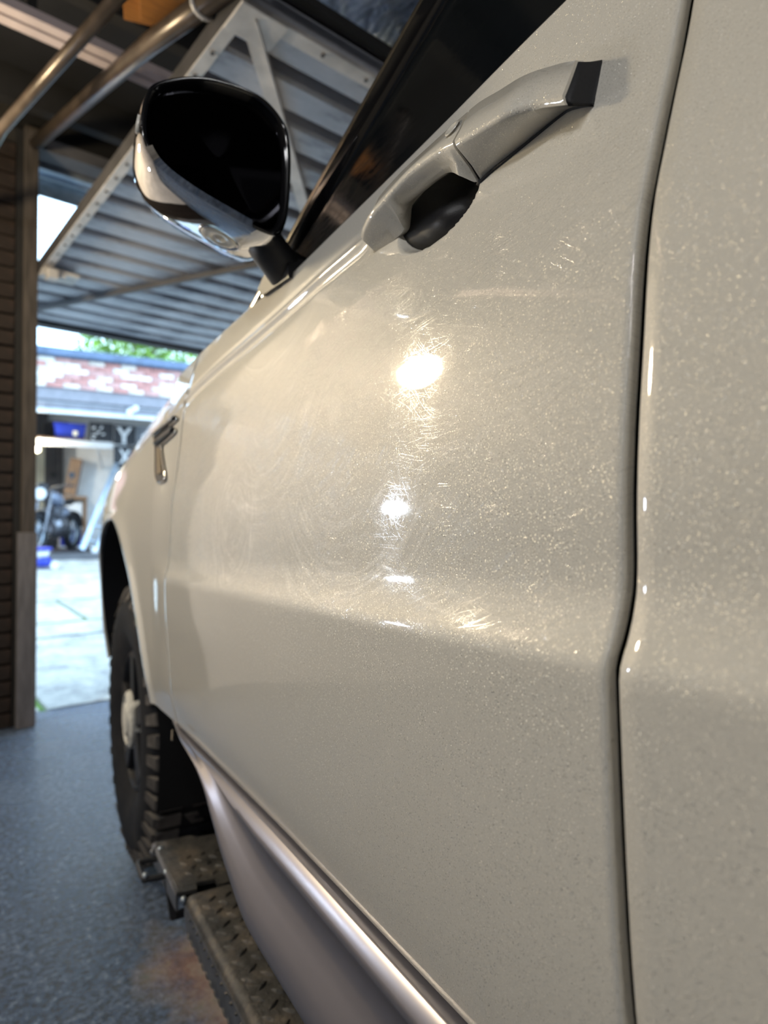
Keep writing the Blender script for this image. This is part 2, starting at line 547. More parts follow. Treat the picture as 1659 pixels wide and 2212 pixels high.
def slab_mat():
    m, nt, b = newmat('pale_concrete_slab')
    co = objco(nt)
    f = noise(nt, co, 5.0, 9, 0.75)
    g = noise(nt, co, 45, 5, 0.7)
    c = ramp(nt, f, [(0.36, (0.23, 0.215, 0.20)), (0.48, (0.40, 0.375, 0.335)), (0.62, (0.58, 0.54, 0.47))])
    c = mixc(nt, mathn(nt, 'MULTIPLY', g, 0.35), c, (0.28, 0.27, 0.24))
    nt.links.new(c, b.inputs['Base Color'])
    setp(b, Roughness=0.75)
    nt.links.new(bump(nt, g, 0.35, 0.004), b.inputs['Normal'])
    return m
M_SLAB = slab_mat()
M_MOSS = simple('mossy_joint', (0.12, 0.21, 0.04), 0.9, var=0.7, scale=14, bumps=0.8, bscale=60)
M_BRICKD = simple('shade_darkened_brick', (0.022, 0.012, 0.008), 0.85, var=0.5, scale=14, bumps=0.6, bscale=70)  # brick colour darkened to stand for the weak light on the pier
M_MORTAR = simple('dark_mortar', (0.03, 0.026, 0.022), 0.95, var=0.3, scale=20, bumps=0.5)
M_BRICKS = [simple('red_brick', (0.45, 0.21, 0.18), 0.85, var=0.3, scale=12, bumps=0.4),
            simple('pale_brick', (0.62, 0.52, 0.45), 0.85, var=0.25, scale=12, bumps=0.4),
            simple('pink_brick', (0.50, 0.28, 0.25), 0.85, var=0.3, scale=12, bumps=0.4),
            simple('limewashed_brick', (0.70, 0.64, 0.58), 0.85, var=0.25, scale=9, bumps=0.4)]
M_MORTARL = simple('pale_mortar', (0.55, 0.48, 0.43), 0.9, var=0.2)
M_TIMBER = simple('weathered_timber', (0.062, 0.050, 0.042), 0.75, var=0.45, scale=5, bumps=0.3, bscale=12, grain=(14, 14, 1.2))
M_BOARD = simple('grey_board', (0.135, 0.122, 0.122), 0.7, var=0.3, scale=5, bumps=0.3, bscale=12, grain=(12, 12, 1.5))
M_JOIST = simple('dark_joist', (0.010, 0.009, 0.009), 0.8, var=0.4, scale=6)
M_ROOF = simple('dark_roof_board', (0.006, 0.006, 0.008), 0.85, var=0.5, scale=3)
M_BOUNCE = simple('pale_bounce_wall', (0.72, 0.66, 0.63), 0.85, var=0.2, scale=2.5, bumps=0.3)  # pale tone chosen to put a bright reflection in the fender
M_WALL = simple('grimy_wall', (0.20, 0.18, 0.155), 0.85, var=0.3, scale=2.5, bumps=0.3)
M_ORANGE = simple('orange_ply', (0.30, 0.12, 0.022), 0.6, var=0.3, scale=10, grain=(1, 10, 10))
M_PINK = simple('pinkish_painted_batten', (0.48, 0.40, 0.40), 0.55, var=0.15, scale=6)
def door_metal():
    m, nt, b = newmat('grubby_door_sheet')
    co = objco(nt)
    f = noise(nt, mapping(nt, co, (1.2, 3.5, 3)), 2.2, 7, 0.65)
    g = noise(nt, co, 40, 5, 0.7)
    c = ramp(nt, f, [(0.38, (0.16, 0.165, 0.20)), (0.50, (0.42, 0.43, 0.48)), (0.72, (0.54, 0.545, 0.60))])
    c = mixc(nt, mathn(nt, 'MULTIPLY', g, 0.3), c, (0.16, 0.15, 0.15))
    nt.links.new(c, b.inputs['Base Color'])
    setp(b, Roughness=0.5, Metallic=0.15)
    return m
M_DOOR = door_metal()
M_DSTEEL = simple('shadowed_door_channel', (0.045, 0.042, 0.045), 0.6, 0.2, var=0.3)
M_WSTEEL = simple('white_painted_steel', (0.52, 0.49, 0.47), 0.5, 0.1, var=0.25, scale=9, bumps=0.2, bscale=60)
M_PIPE = simple('brownish_painted_pipe', (0.085, 0.062, 0.046), 0.30, 0.3, var=0.35, scale=14)
M_BLUE = simple('blue_crate_plastic', (0.012, 0.03, 0.33), 0.4, var=0.15)
M_ALU = simple('bluish_aluminium', (0.45, 0.52, 0.60), 0.4, 0.6, var=0.2)
M_CREAM = simple('cream_wall', (0.82, 0.77, 0.60), 0.8, var=0.12)
M_GREYW = simple('grey_wall', (0.74, 0.72, 0.69), 0.8, var=0.15, scale=3)
M_DGREY = simple('dark_grey', (0.10, 0.095, 0.10), 0.6, var=0.2)
M_ROLL = simple('roller_grey', (0.21, 0.20, 0.22), 0.5, 0.1, var=0.15)
M_ROLLL = simple('roller_pale', (0.42, 0.43, 0.48), 0.45, 0.1, var=0.1)
M_GUT = simple('blue_grey_flashing', (0.085, 0.12, 0.19), 0.4, var=0.25)
M_WOOD = simple('brown_wood', (0.24, 0.14, 0.075), 0.6, var=0.3, scale=6, grain=(8, 8, 1))
M_WHITE = simple('white_paint', (0.72, 0.72, 0.72), 0.5, var=0.06)
M_CANVAS = simple('black_print', (0.02, 0.02, 0.024), 0.5, var=0.3)
M_GREYP = simple('grey_print', (0.16, 0.17, 0.19), 0.5, var=0.4, scale=14)
M_TANK = simple('steel_blue_tank', (0.22, 0.25, 0.33), 0.25, 0.3, var=0.1, coat=0.5)
M_ENGINE = simple('engine_metal', (0.22, 0.22, 0.24), 0.35, 0.8, var=0.4, scale=20)
M_PINKS = simple('pink_sticker', (0.62, 0.16, 0.40), 0.5, var=0.1)
M_LEAF = simple('bright_leaf', (0.16, 0.30, 0.02), 0.6, var=0.6, scale=2.2)
M_BARK = simple('bark', (0.10, 0.075, 0.05), 0.9, var=0.4)
M_FROST = simple('grimy_fascia_sheet', (0.42, 0.46, 0.47), 0.55, var=0.3, scale=6, grain=(3, 1, 8))
def tarp_mat():
    m, nt, b = newmat('crinkled_foil_tarp')
    co = objco(nt)
    f = noise(nt, mapping(nt, co, (9, 4, 4)), 2.0, 6, 0.6, 1.5)
    nt.links.new(ramp(nt, f, [(0.3, (0.10, 0.15, 0.28)), (0.5, (0.34, 0.46, 0.70)), (0.7, (0.75, 0.88, 1.0))]), b.inputs['Base Color'])
    setp(b, Roughness=0.35, Metallic=0.5)
    nt.links.new(bump(nt, f, 0.9, 0.05), b.inputs['Normal'])
    return m
M_TARP = tarp_mat()
def emit(name, col, s):
    m, nt, b = newmat(name)
    setp(b, Base_Color=rgba(col), Emission_Color=rgba(col), Emission_Strength=s)
    return m
M_BULB = emit('lit_globe', (1.0, 0.93, 0.62), 5.0)

# ================================================================== STRUCTURE
STAIN = (0.66, 1.20)
M_FLOOR = floor_mat()
def plate(x0, x1, y0, y1, z0, z1): return box(x0, x1, y0, y1, z0, z1)
GYF, GYB = 3.80, 3.60                       # outer and inner face of the front wall
JX = 0.797                                  # left side of the door opening
fl = obj('floor', plate(-3.2, 3.7, -3.6, GYF, -0.12, 0.0), M_FLOOR, None, FG, center=False)
tag(fl, kind='structure')

# --- left wall pier with its own bricks
PX = JX - .098 - .3345                                    # left side of the brick pier; unseen wall beyond it, made pale for its reflection
w3 = obj('wall_front_left', plate(-3.2, PX, GYB + .012, GYF, 0, 3.1), M_BOUNCE, None, FG)
tag(w3, kind='structure')
wl = obj('wall_front', plate(PX, JX - 0.095, GYB + 0.03, GYF + 0.02, 0, 3.1), M_MORTAR, None, FG)
tag(wl, kind='structure')
brick_src = None
for row in range(37):
    z = row * 0.078
    for x1, w in (((JX - .098, .215), (JX - .323, .1025)) if row % 2 else ((JX - .098, .1025), (JX - .2105, .215))):
        w += random.uniform(-.002, .002)
        d = random.uniform(-.004, .004)
        if brick_src is None:
            brick_src = {}
        key = round(w, 1)
        if key not in brick_src:
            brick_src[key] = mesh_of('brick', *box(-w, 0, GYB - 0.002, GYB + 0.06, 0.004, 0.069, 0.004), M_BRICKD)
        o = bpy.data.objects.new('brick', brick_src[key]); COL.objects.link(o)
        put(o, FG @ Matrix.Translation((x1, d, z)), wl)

wf2 = obj('wall_front_right', plate(3.35, 3.7, GYB, GYF, 0, 3.1), M_WALL, None, FG); tag(wf2, kind='structure')
tag(obj('wall_left', plate(-3.35, -3.2, -3.6, GYF, 0, 3.1), M_WALL, None, FG), kind='structure')
tag(obj('wall_right', plate(3.7, 3.85, -3.6, GYF, 0, 3.1), M_WALL, None, FG), kind='structure')
tag(obj('wall_back', plate(-3.35, 3.85, -3.75, -3.6, 0, 3.1), M_WALL, None, FG), kind='structure')
ce = obj('ceiling', plate(-3.35, 3.85, -3.75, GYF + 0.1, 3.1, 3.22), M_ROOF, None, FG); tag(ce, kind='structure')
for k in range(9):                          # joists under the roof boards
    y = -3.2 + k * 0.82
    o = obj('joist', box(-3.2, 3.7, y - .03, y + .03, 2.94, 3.1), M_JOIST, ce, FG)
hd = obj('wall_header', plate(JX - 0.1, 3.4, GYB, GYF, 2.965, 3.1), M_JOIST, None, FG); tag(hd, kind='structure')

# --- door posts and head
fr = obj('trim_1', box(JX - 0.062, JX, GYB - 0.03, GYF, 0, 2.98, 0.004), M_TIMBER, None, FG); tag(fr, kind='structure')
obj('black_post', box(JX - 0.094, JX - 0.062, GYB + 0.0, GYF - 0.02, 0, 2.98), M_JOIST, fr, FG)  # black strip between the brick and the timber post
obj('kick_board', box(JX - 0.085, JX + 0.002, GYB - 0.055, GYB - 0.032, 0.0, 0.955, 0.003), M_BOARD, fr, FG)
tag(obj('trim_2', box(3.29, 3.35, GYB - 0.03, GYF, 0, 2.98, 0.004), M_TIMBER, None, FG), kind='structure')
th = obj('trim_3', box(JX, 3.29, GYB, GYF, 2.90, 2.965), M_DGREY, None, FG); tag(th, kind='structure')
obj('head_strip', box(JX, 3.29, GYF - 0.05, GYF + 0.0, 2.875, 2.90, .004), M_ALU, th, FG)
obj('head_strip', box(JX, 3.29, GYF + 0.005, GYF + 0.03, 2.86, 2.885, .004), M_ALU, th, FG)
obj('fascia_sheet', box(JX - .1, 3.4, GYF + 0.10, GYF + 0.115, 2.80, 2.96), M_FROST, th, FG)

# --- the canopy door, swung up overhead
DY0, DZ0, DY1, DZ1 = 1.49, 2.37, 4.44, 2.245
DX0, DX1 = 0.812, 3.27
ddir = np.array([0, DY1 - DY0, DZ1 - DZ0]); DLEN = np.linalg.norm(ddir); ddir /= DLEN
dn = np.array([0, -ddir[2], ddir[1]])       # up from the sheet
def DP(x, s, h=0.0):
    """point on the door: x across, s along from the inner edge, h above"""
    return np.array([x, DY0, DZ0]) + ddir * s + dn * h
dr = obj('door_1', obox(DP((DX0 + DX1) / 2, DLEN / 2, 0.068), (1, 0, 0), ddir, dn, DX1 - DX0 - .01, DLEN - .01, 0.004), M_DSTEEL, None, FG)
tag(dr, kind='structure')
NP = 17
pitch = DLEN / NP
for k in range(NP):                         # pressed sheet panels between dark channels
    s0 = k * pitch + 0.024
    rings = []
    w = pitch - 0.048
    for x in (DX0 + 0.03, DX1 - 0.03):
        rings.append([DP(x, s0 - .006, 0.058), DP(x, s0, 0.012), DP(x, s0 + 0.012, 0.004), DP(x, s0 + w - 0.012, 0.004), DP(x, s0 + w, 0.012), DP(x, s0 + w + .006, 0.058), DP(x, s0 + w + .006, 0.062), DP(x, s0 - .006, 0.062)])
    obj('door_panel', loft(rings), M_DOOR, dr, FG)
def dbar(name, a, b, w, h, mat, hh=-0.01):
    pa, pb = DP(*a, hh), DP(*b, hh)
    return obj(name, bar(pa, pb, w, h, dn, 0.002), mat, dr, FG)
rail = dbar('side_rail', (DX0 + .012, 0), (DX0 + .012, DLEN * .70), 0.040, 0.012, M_WSTEEL, -0.012)
obj('rail_flange', bar(DP(DX0 - .006, 0, .015), DP(DX0 - .006, DLEN, .015), 0.006, 0.06, dn), M_DSTEEL, dr, FG)
for k in range(17):                         # punched holes along the rail, as dark bolt heads
    p = DP(DX0 + .012, 0.10 + k * 0.115, -0.019)
    obj('bolt', tube([p, p - dn * 0.004], 0.0065, 8), M_DGREY, rail, FG)
dbar('side_rail', (DX1 - .012, 0), (DX1 - .012, DLEN), 0.045, 0.012, M_WSTEEL, -0.012)
ir = dbar('inner_rail', (DX0, 0.022), (DX1, 0.022), 0.05, 0.014, M_WSTEEL, -0.014)
for k in range(14):
    p = DP(DX0 + 0.1 + k * 0.16, 0.022, -0.022)
    obj('bolt', tube([p, p - dn * 0.004], 0.006, 8), M_DGREY, ir, FG)
dbar('outer_rail', (DX0, DLEN - .03), (DX1, DLEN - .03), 0.07, 0.03, M_DSTEEL, -0.01)
for (a, b) in (((0.84, 0.04), (1.72, 1.0)), ((0.88, 2.75), (1.75, 1.18)), ((3.22, 0.04), (2.36, 1.0)), ((3.2, 2.75), (2.34, 1.18))):
    o = dbar('brace', a, b, 0.045, 0.010, M_WSTEEL if a[1] < 1 else M_DGREY, -0.014)
    pa, pb = DP(*a, -.03), DP(*b, -.03)
    sd = np.cross(pb - pa, dn); sd /= np.linalg.norm(sd)
    obj('brace_flange', bar(pa + sd * .022 + dn * .012, pb + sd * .022 + dn * .012, 0.006, 0.026, dn), M_WSTEEL if a[1] < 1 else M_DGREY, dr, FG)
obj('corner_plate', obox(DP(DX0 + .06, .05, -.024), (1, 0, 0), ddir, dn, .14, .11, .006, .002), M_WSTEEL, dr, FG)
obj('pivot_bracket', join(obox(DP(DX0 + .075, DLEN * .70, -.03), (1, 0, 0), ddir, dn, .17, .12, .02, .004),
                          obox(DP(DX0 + .03, DLEN * .68, -.055), (1, 0, 0), ddir, dn, .05, .06, .05, .006),
                          tube([DP(DX0 - .02, DLEN * .68, -.05), DP(DX0 + .09, DLEN * .68, -.05)], .014, 10)), M_WSTEEL, dr, FG)

# --- pipes, batten, ply and tarp under the roof
def top(name, label, cat, vf, mat, frame=FG, smooth=False, group=None, sharp=None):
    return tag(obj(name, vf, mat, None, frame, smooth=smooth, sharp=sharp), label, cat, group)
p1 = top('steel_pipe', 'thin brownish pipe under the dark roof, farther left of the two', 'pipe',
         tube([(0.665, 1.60, 2.52), (0.494, 2.80, 2.50), (0.47, 3.55, 2.49)], 0.021, 12), M_PIPE, smooth=True)
p2 = top('steel_pipe', 'thicker brownish pipe running down to the top of the timber post', 'pipe',
         tube([(0.79, 1.35, 2.36), (0.755, 2.0, 2.50), (0.78, 3.58, 2.90)], 0.030, 12), M_PIPE, smooth=True)
obj('pipe_clip', tube([(0.775 + .033 * cos(a), 1.66, 2.425 + .033 * sin(a)) for a in np.linspace(0, 2 * pi, 17)[:-1]], 0.006, 6, closed=True), M_WSTEEL, p2, FG)
bt = top('ceiling_batten', 'pinkish double batten crossing the dark roof behind the pipes', 'batten',
         box(-1.6, 1.6, 2.40, 2.445, 2.70, 2.735, .003), M_PINK)
obj('batten_strip', box(-1.6, 1.6, 2.455, 2.50, 2.70, 2.73, .003), M_PINK, bt, FG)
for k in range(4):
    obj('batten_hanger', box(-1.4 + k * .95, -1.37 + k * .95, 2.42, 2.48, 2.73, 2.95), M_JOIST, bt, FG)
wp = top('plywood_offcut', 'orange plywood piece tucked under the roof above the pipes', 'board',
         obox((0.815, 2.03, 2.66), (0.93, -.36, 0), (.36, .93, 0), (0, 0, 1), 0.15, 0.13, 0.02, .002), M_ORANGE)
obj('ply_layer', obox((0.755, 2.10, 2.685), (0.93, -.36, 0), (.36, .93, 0), (0, 0, 1), 0.09, 0.13, 0.02, .002), M_ORANGE, wp, FG)
obj('hanger', obox((0.80, 2.06, 2.82), (1, 0, 0), (0, 1, 0), (0, 0, 1), .02, .02, .27), M_JOIST, wp, FG)
bm_ = top('roof_beam', 'dark beam across the roof beyond the open overhead door', 'beam', box(0.80, 3.69, 1.44, 1.465, 2.405, 2.43), M_JOIST)
A = np.zeros((14, 26, 3))
for i in range(14):
    for j in range(26):
        x = 1.06 + j * .10; y = -0.3 + i * .20
        A[i, j] = (x, y, 2.78 + 0.05 * mnoise.noise((x * 4, y * 3, 1)) + 0.02 * mnoise.noise((x * 12, y * 9, 3)))
vf = grid(A); V2 = [(v[0], v[1], v[2] + .004) for v in vf[0]]
top('roof_tarp', 'crinkled silvery blue tarp lining the roof, at the top edge', 'tarp', join(vf, (V2, vf[1])), M_TARP, smooth=True)

# --- forecourt, climbing away from the garage
SL = 0.5 / 7.0
dv = tag(obj('floor_forecourt', ([(-6, GYF, -.14), (9, GYF, -.14), (9, 10.9, 7.1 * SL - .10), (-6, 10.9, 7.1 * SL - .10),
                             (-6, GYF, -.02), (9, GYF, -.02), (9, 10.9, 7.1 * SL - .02), (-6, 10.9, 7.1 * SL - .02)],
                            [(0, 3, 2, 1), (4, 5, 6, 7), (0, 1, 5, 4), (1, 2, 6, 5), (2, 3, 7, 6), (3, 0, 4, 7)]), M_MOSS, None, FG, center=False), kind='structure')
rows = [3.812, 5.46, 5.98, 7.02, 8.9, 10.9]
for r in range(5):
    y0, y1 = rows[r] + (.026 if r else .010), rows[r + 1] - .026
    xs = [-6, -3.7, -1.4, .9 + .25 * (r % 2), 3.2 - .3 * (r % 2), 5.4, 9] if r != 2 else [-6, -2.2, 0.4, 1.75, 4.3, 9]
    for c in range(len(xs) - 1):
        x0, x1 = xs[c] + .022, xs[c + 1] - .022
        zt = random.uniform(-.003, .003)
        sk = 0.24 if (r == 1 and 0 < xs[c + 1] < 6) else 0.0       # one joint runs askew
        q = [(x0, y0), (x1, y0), (x1, y1), (x0, y1)]
        V = [(x, y, (y - GYF) * SL - .06) for x, y in q] + [(x, y, (y - GYF) * SL + zt) for x, y in q]
        obj('slab', (V, [(0, 3, 2, 1), (4, 5, 6, 7), (0, 1, 5, 4), (1, 2, 6, 5), (2, 3, 7, 6), (3, 0, 4, 7)]), M_SLAB, dv, FG)
# ================================================================== THE GARAGE ACROSS THE FORECOURT
FY = 10.55
GZ = 0.545                                   # ground there
gb = empty('garage_building', (1.2, FY + 1.3, GZ), FW)
tag(gb, 'brick garage across the forecourt with its roller door raised', 'building')
obj('wall_core', box(-2.6, 5.6, FY + .012, FY + .22, 2.99, 3.42), M_MORTARL, gb)
msh = {}
for row in range(6):
    z = 2.985 + row * .0735
    for k in range(18):
        x = -0.85 + k * .225 + (0.1125 if row % 2 else 0)
        m = random.choices(M_BRICKS, (5, 4, 4, 3))[0]
        key = m.name
        if key not in msh:
            msh[key] = mesh_of('brick', *box(-.1075, .1075, -.02, .03, 0, .0655, .004), m)
        o = bpy.data.objects.new('brick', msh[key]); COL.objects.link(o)
        put(o, Matrix.Translation((x, FY + random.uniform(-.004, .004), z)), gb)
obj('flashing', join(box(-2.6, 5.6, FY - .10, FY + .3, 3.47, 3.55, .012), tube([(-2.6, FY - .07, 3.46), (5.6, FY - .07, 3.46)], .045, 12)), M_GUT, gb)
obj('roof_slab', box(-2.6, 5.6, FY + .2, FY + 3.9, 3.40, 3.5), M_DGREY, gb)
obj('side_pier', box(-2.6, -.75, FY, FY + .25, GZ - .1, 3.0), M_BRICKS[0], gb)
obj('side_pier', box(4.3, 5.6, FY, FY + .25, GZ - .1, 3.0), M_BRICKS[0], gb)
rb = obj('roller_box', box(-.75, 4.3, FY + .02, FY + .30, 2.80, 2.99, .01), M_ROLL, gb)
for k in range(3):
    obj('roller_slat', box(-.75, 4.3, FY + .10 + .004 * k, FY + .13, 2.655 + k * .05, 2.70 + k * .05, .008), M_ROLLL if k != 1 else M_ROLL, rb)
obj('roller_slat', box(-.75, 4.3, FY + .06, FY + .12, 2.615, 2.652, .008), M_WHITE, rb)
obj('back_wall', box(-2.6, 5.6, FY + 3.6, FY + 3.8, GZ - .05, 3.4), M_GREYW, gb)
obj('cream_wall_panel', box(-.6, 0.30, FY + 3.50, FY + 3.6, GZ, 2.55), M_CREAM, gb)
obj('dark_wall_panel', box(.30, .62, FY + 3.52, FY + 3.6, GZ, 2.55), M_DGREY, gb)
obj('side_wall', box(-.9, -.75, FY + .25, FY + 3.6, GZ - .05, 3.4), M_GREYW, gb)
obj('side_wall', box(4.3, 4.45, FY + .25, FY + 3.6, GZ - .05, 3.4), M_GREYW, gb)
obj('inner_floor', box(-2.6, 5.6, FY, FY + 3.8, GZ - .09, GZ - .005), M_DGREY, gb)
obj('dark_inner_wall', box(-.75, .35, FY + 3.40, FY + 3.5, 2.62, 3.38), M_DGREY, gb)
obj('white_partition', box(0.78, 1.62, FY + 2.55, FY + 2.60, GZ, 2.55), M_GREYW, gb)
fl_ = tag(empty('security_light', (1.34, FY, 2.70), FW), 'small white twin security light on the roller door box', 'light')
obj('backplate', box(1.30, 1.38, FY - .02, FY + .02, 2.70, 2.77, .008), M_WHITE, fl_)
for sx in (-.035, .03):
    obj('lamp_head', tube([(1.34 + sx, FY - .01, 2.755 + sx), (1.34 + sx * 1.4, FY - .10, 2.725 + sx)], [.022, .045], 12), M_WHITE, fl_)

# shelf and what stands on it
sh = tag(empty('wall_shelf', (.5, FY + 1.9, 2.30), FW), 'long wooden shelf with white front rail under the raised roller door', 'shelf')
obj('board', box(-.72, 1.60, FY + 1.5, FY + 2.5, 2.395, 2.43, .004), M_WOOD, sh)
obj('front_rail', box(-.72, 1.50, FY + 1.47, FY + 1.50, 2.285, 2.395, .004), M_WHITE, sh)
obj('bracket', bar((1.02, FY + 1.52, 2.30), (1.22, FY + 2.5, 2.02), .03, .05), M_WHITE, sh)
obj('post', box(1.46, 1.50, FY + 1.5, FY + 1.55, GZ, 2.39), M_WHITE, sh)
obj('post', box(-.72, -.68, FY + 1.5, FY + 1.55, GZ, 2.39), M_WHITE, sh)
cr_ = tag(empty('storage_crate', (.62, FY + 1.8, 2.43), FW), 'bright blue plastic storage crate on the far shelf', 'crate')
def taper(x0, x1, y0, y1, z0, z1, t):
    return loft([[(x0 + t, y0 + t, z0), (x1 - t, y0 + t, z0), (x1 - t, y1 - t, z0), (x0 + t, y1 - t, z0)],
                 [(x0, y0, z1), (x1, y0, z1), (x1, y1, z1), (x0, y1, z1)]])
obj('tub', taper(.36, .84, FY + 1.55, FY + 1.95, 2.43, 2.68, .025), M_BLUE, cr_)
obj('rim', box(.345, .855, FY + 1.535, FY + 1.965, 2.66, 2.685, .006), M_BLUE, cr_)
obj('label', box(.64, .71, FY + 1.553, FY + 1.566, 2.48, 2.56), M_CREAM, cr_)
db = tag(empty('storage_crate', (.40, FY + 2.1, 2.43), FW), 'dark navy crate behind the bright blue one on the shelf', 'crate')
obj('tub', taper(.22, .60, FY + 2.02, FY + 2.4, 2.43, 2.74, .02), M_CANVAS, db)
obj('lid', box(.21, .61, FY + 2.01, FY + 2.41, 2.74, 2.77, .006), M_DGREY, db)
gl = tag(empty('globe_lamp', (.09, FY + 1.44, 2.10), FW), 'lit round globe lamp hanging below the far shelf', 'lamp')
bmx = bmesh.new(); bmesh.ops.create_uvsphere(bmx, u_segments=16, v_segments=10, radius=.062)
gv = [(v.co.x * 1.35 + .075, v.co.y + FY + 1.42, v.co.z * .9 + 2.20) for v in bmx.verts]; bmx.verts.index_update()
gf = [tuple(v.index for v in f.verts) for f in bmx.faces]; bmx.free()
obj('globe', (gv, gf), M_BULB, gl, smooth=True)
obj('cap', tube([(.075, FY + 1.42, 2.25), (.075, FY + 1.42, 2.30)], .03, 10), M_WHITE, gl)
# bench, cabinet, plank
wb = tag(empty('workbench', (.5, FY + 1.7, GZ), FW), 'brown topped workbench behind the motorcycle', 'bench')
obj('top', box(-.6, .92, FY + 2.0, FY + 2.5, 1.415, 1.475, .006), M_WOOD, wb)
for x in (-.55, .86):
    for y in (2.03, 2.42):
        obj('leg', box(x, x + .05, FY + y, FY + y + .05, GZ, 1.415), M_WOOD, wb)
cb = tag(empty('cabinet', (.6, FY + 1.6, GZ), FW), 'pale grey cabinet under the workbench', 'cabinet')
obj('body', box(.48, .84, FY + 2.06, FY + 2.48, GZ + .02, 1.36, .008), M_GREYW, cb)
obj('door', box(.492, .828, FY + 2.045, FY + 2.06, .90, 1.345, .004), M_WHITE, cb)
obj('drawer', box(.492, .828, FY + 2.045, FY + 2.06, .60, .885, .004), M_BLUE, cb)
obj('knob', tube([(.52, FY + 2.045, 1.12), (.52, FY + 2.025, 1.12)], .012, 8), M_DGREY, cb)
pk = tag(empty('wooden_plank', (.7, FY + 2.25, 1.475), FW), 'wide brown plank leaning upright on the workbench', 'plank')
obj('board', obox((.70, FY + 2.25, 1.835), (.985, 0, -.17), (0, 1, 0), (.17, 0, .985), .19, .035, .66, .004), M_WOOD, pk)
obj('edge_strip', obox((.803, FY + 2.25, 1.815), (.985, 0, -.17), (0, 1, 0), (.17, 0, .985), .03, .05, .62, .004), M_DGREY, pk)
jb = obj('junction_box', box(.40, .50, FY + 3.44, FY + 3.515, 1.88, 1.98, .006), M_CANVAS, gb)
obj('conduit', tube([(.45, FY + 3.48, 1.98), (.45, FY + 3.48, 2.5)], .012, 8), M_DGREY, jb)
# boards with black and white print
def printed(label, x0, x1, y, z0, z1, shapes, base=M_CANVAS):
    t = tag(empty('printed_board', ((x0 + x1) / 2, y, z0), FW), label, 'sign')
    obj('panel', box(x0, x1, y, y + .02, z0, z1, .003), base, t)
    for s in shapes:
        obj('print', prism(s, y - .004, y - .001, 1), M_WHITE, t)
def leaf(x, z, w, h, a):
    return [(x + w * cos(t) * cos(a) - h * sin(t) * sin(a), z + w * cos(t) * sin(a) + h * sin(t) * cos(a)) for t in np.linspace(0, 2 * pi, 9)[:-1]]
printed('black board with white speckled print right of the blue crate', .88, 1.26, FY + 1.44, 2.40, 2.72,
        [leaf(.95, 2.62, .035, .018, .6), leaf(1.02, 2.55, .03, .02, .2), leaf(.96, 2.50, .04, .015, -.4), leaf(1.07, 2.63, .035, .016, 1.), leaf(1.1, 2.52, .03, .014, .3), leaf(.94, 2.44, .03, .016, .1)])
printed('board printed with a large white Y shape', 1.27, 1.62, FY + 1.40, 2.36, 2.70,
        [[(1.31, 2.66), (1.37, 2.66), (1.43, 2.56), (1.50, 2.66), (1.56, 2.66), (1.46, 2.50), (1.46, 2.38), (1.40, 2.38), (1.40, 2.50)]])
printed('grey printed board at the shelf end beside the Y board', 1.63, 2.1, FY + 1.40, 2.36, 2.70,
        [leaf(1.75, 2.54, .05, .03, .5), leaf(1.86, 2.5, .04, .02, -.3)], M_GREYP)
printed('black board with white crossed print below the Y board', 1.27, 1.78, FY + 1.44, 1.95, 2.34,
        [[(1.36, 2.28), (1.40, 2.28), (1.45, 2.19), (1.50, 2.28), (1.54, 2.28), (1.475, 2.15), (1.54, 2.03), (1.50, 2.03), (1.45, 2.11), (1.40, 2.03), (1.36, 2.03), (1.425, 2.15)],
         leaf(1.60, 2.22, .035, .03, 0), leaf(1.60, 2.09, .03, .045, .3)])
# ladders
def ladder(label, foot, head, w, sx):
    t = tag(empty('ladder', foot, FW), label, 'ladder', None)
    f, h = np.array(foot), np.array(head)
    d = h - f; L = np.linalg.norm(d); d /= L
    s = np.cross(d, (0, 1.0, 0)); s = s - d * (s @ d); s /= np.linalg.norm(s)
    for k in (-1, 1):
        obj('stile', bar(f + s * k * w / 2, h + s * k * w / 2, .035, .075, s), M_ALU, t)
    n = int(L / .28)
    for k in range(n):
        c = f + d * (.2 + k * .28)
        obj('rung', tube([c - s * w / 2, c + s * w / 2], .016, 8), M_ALU, t)
    if sx:
        c = f + d * L * .72
        obj('sticker', obox(c - s * w / 2 + np.array([0, -.045, 0]), s, np.cross(d, s), d, .05, .008, .30), M_PINKS, t)
ladder('aluminium ladder leaning in the far garage, left of the two', (.80, FY + .62, GZ), (1.40, FY + 1.37, 1.98), .20, False)
ladder('aluminium ladder with pink stickers leaning in the far garage', (1.02, FY + .52, GZ), (1.64, FY + 1.36, 2.05), .20, True)
# pots at the ladders' feet
for i, (x, l, m) in enumerate(((.87, 'small pale tin at the foot of the ladders', M_WHITE), (1.12, 'small dark tin at the foot of the ladders', M_DGREY))):
    t = tag(empty('paint_tin', (x, FY + .38, GZ), FW), l, 'tin')
    obj('can', lathe([(0, 0), (0, .05), (.09, .05), (.09, .045), (.085, 0)], 14, 'z', (x, FY + .38, GZ)), m, t)
    obj('lid', lathe([(.085, 0), (.086, .046), (.097, .046), (.095, 0)], 14, 'z', (x, FY + .38, GZ)), M_ALU, t)

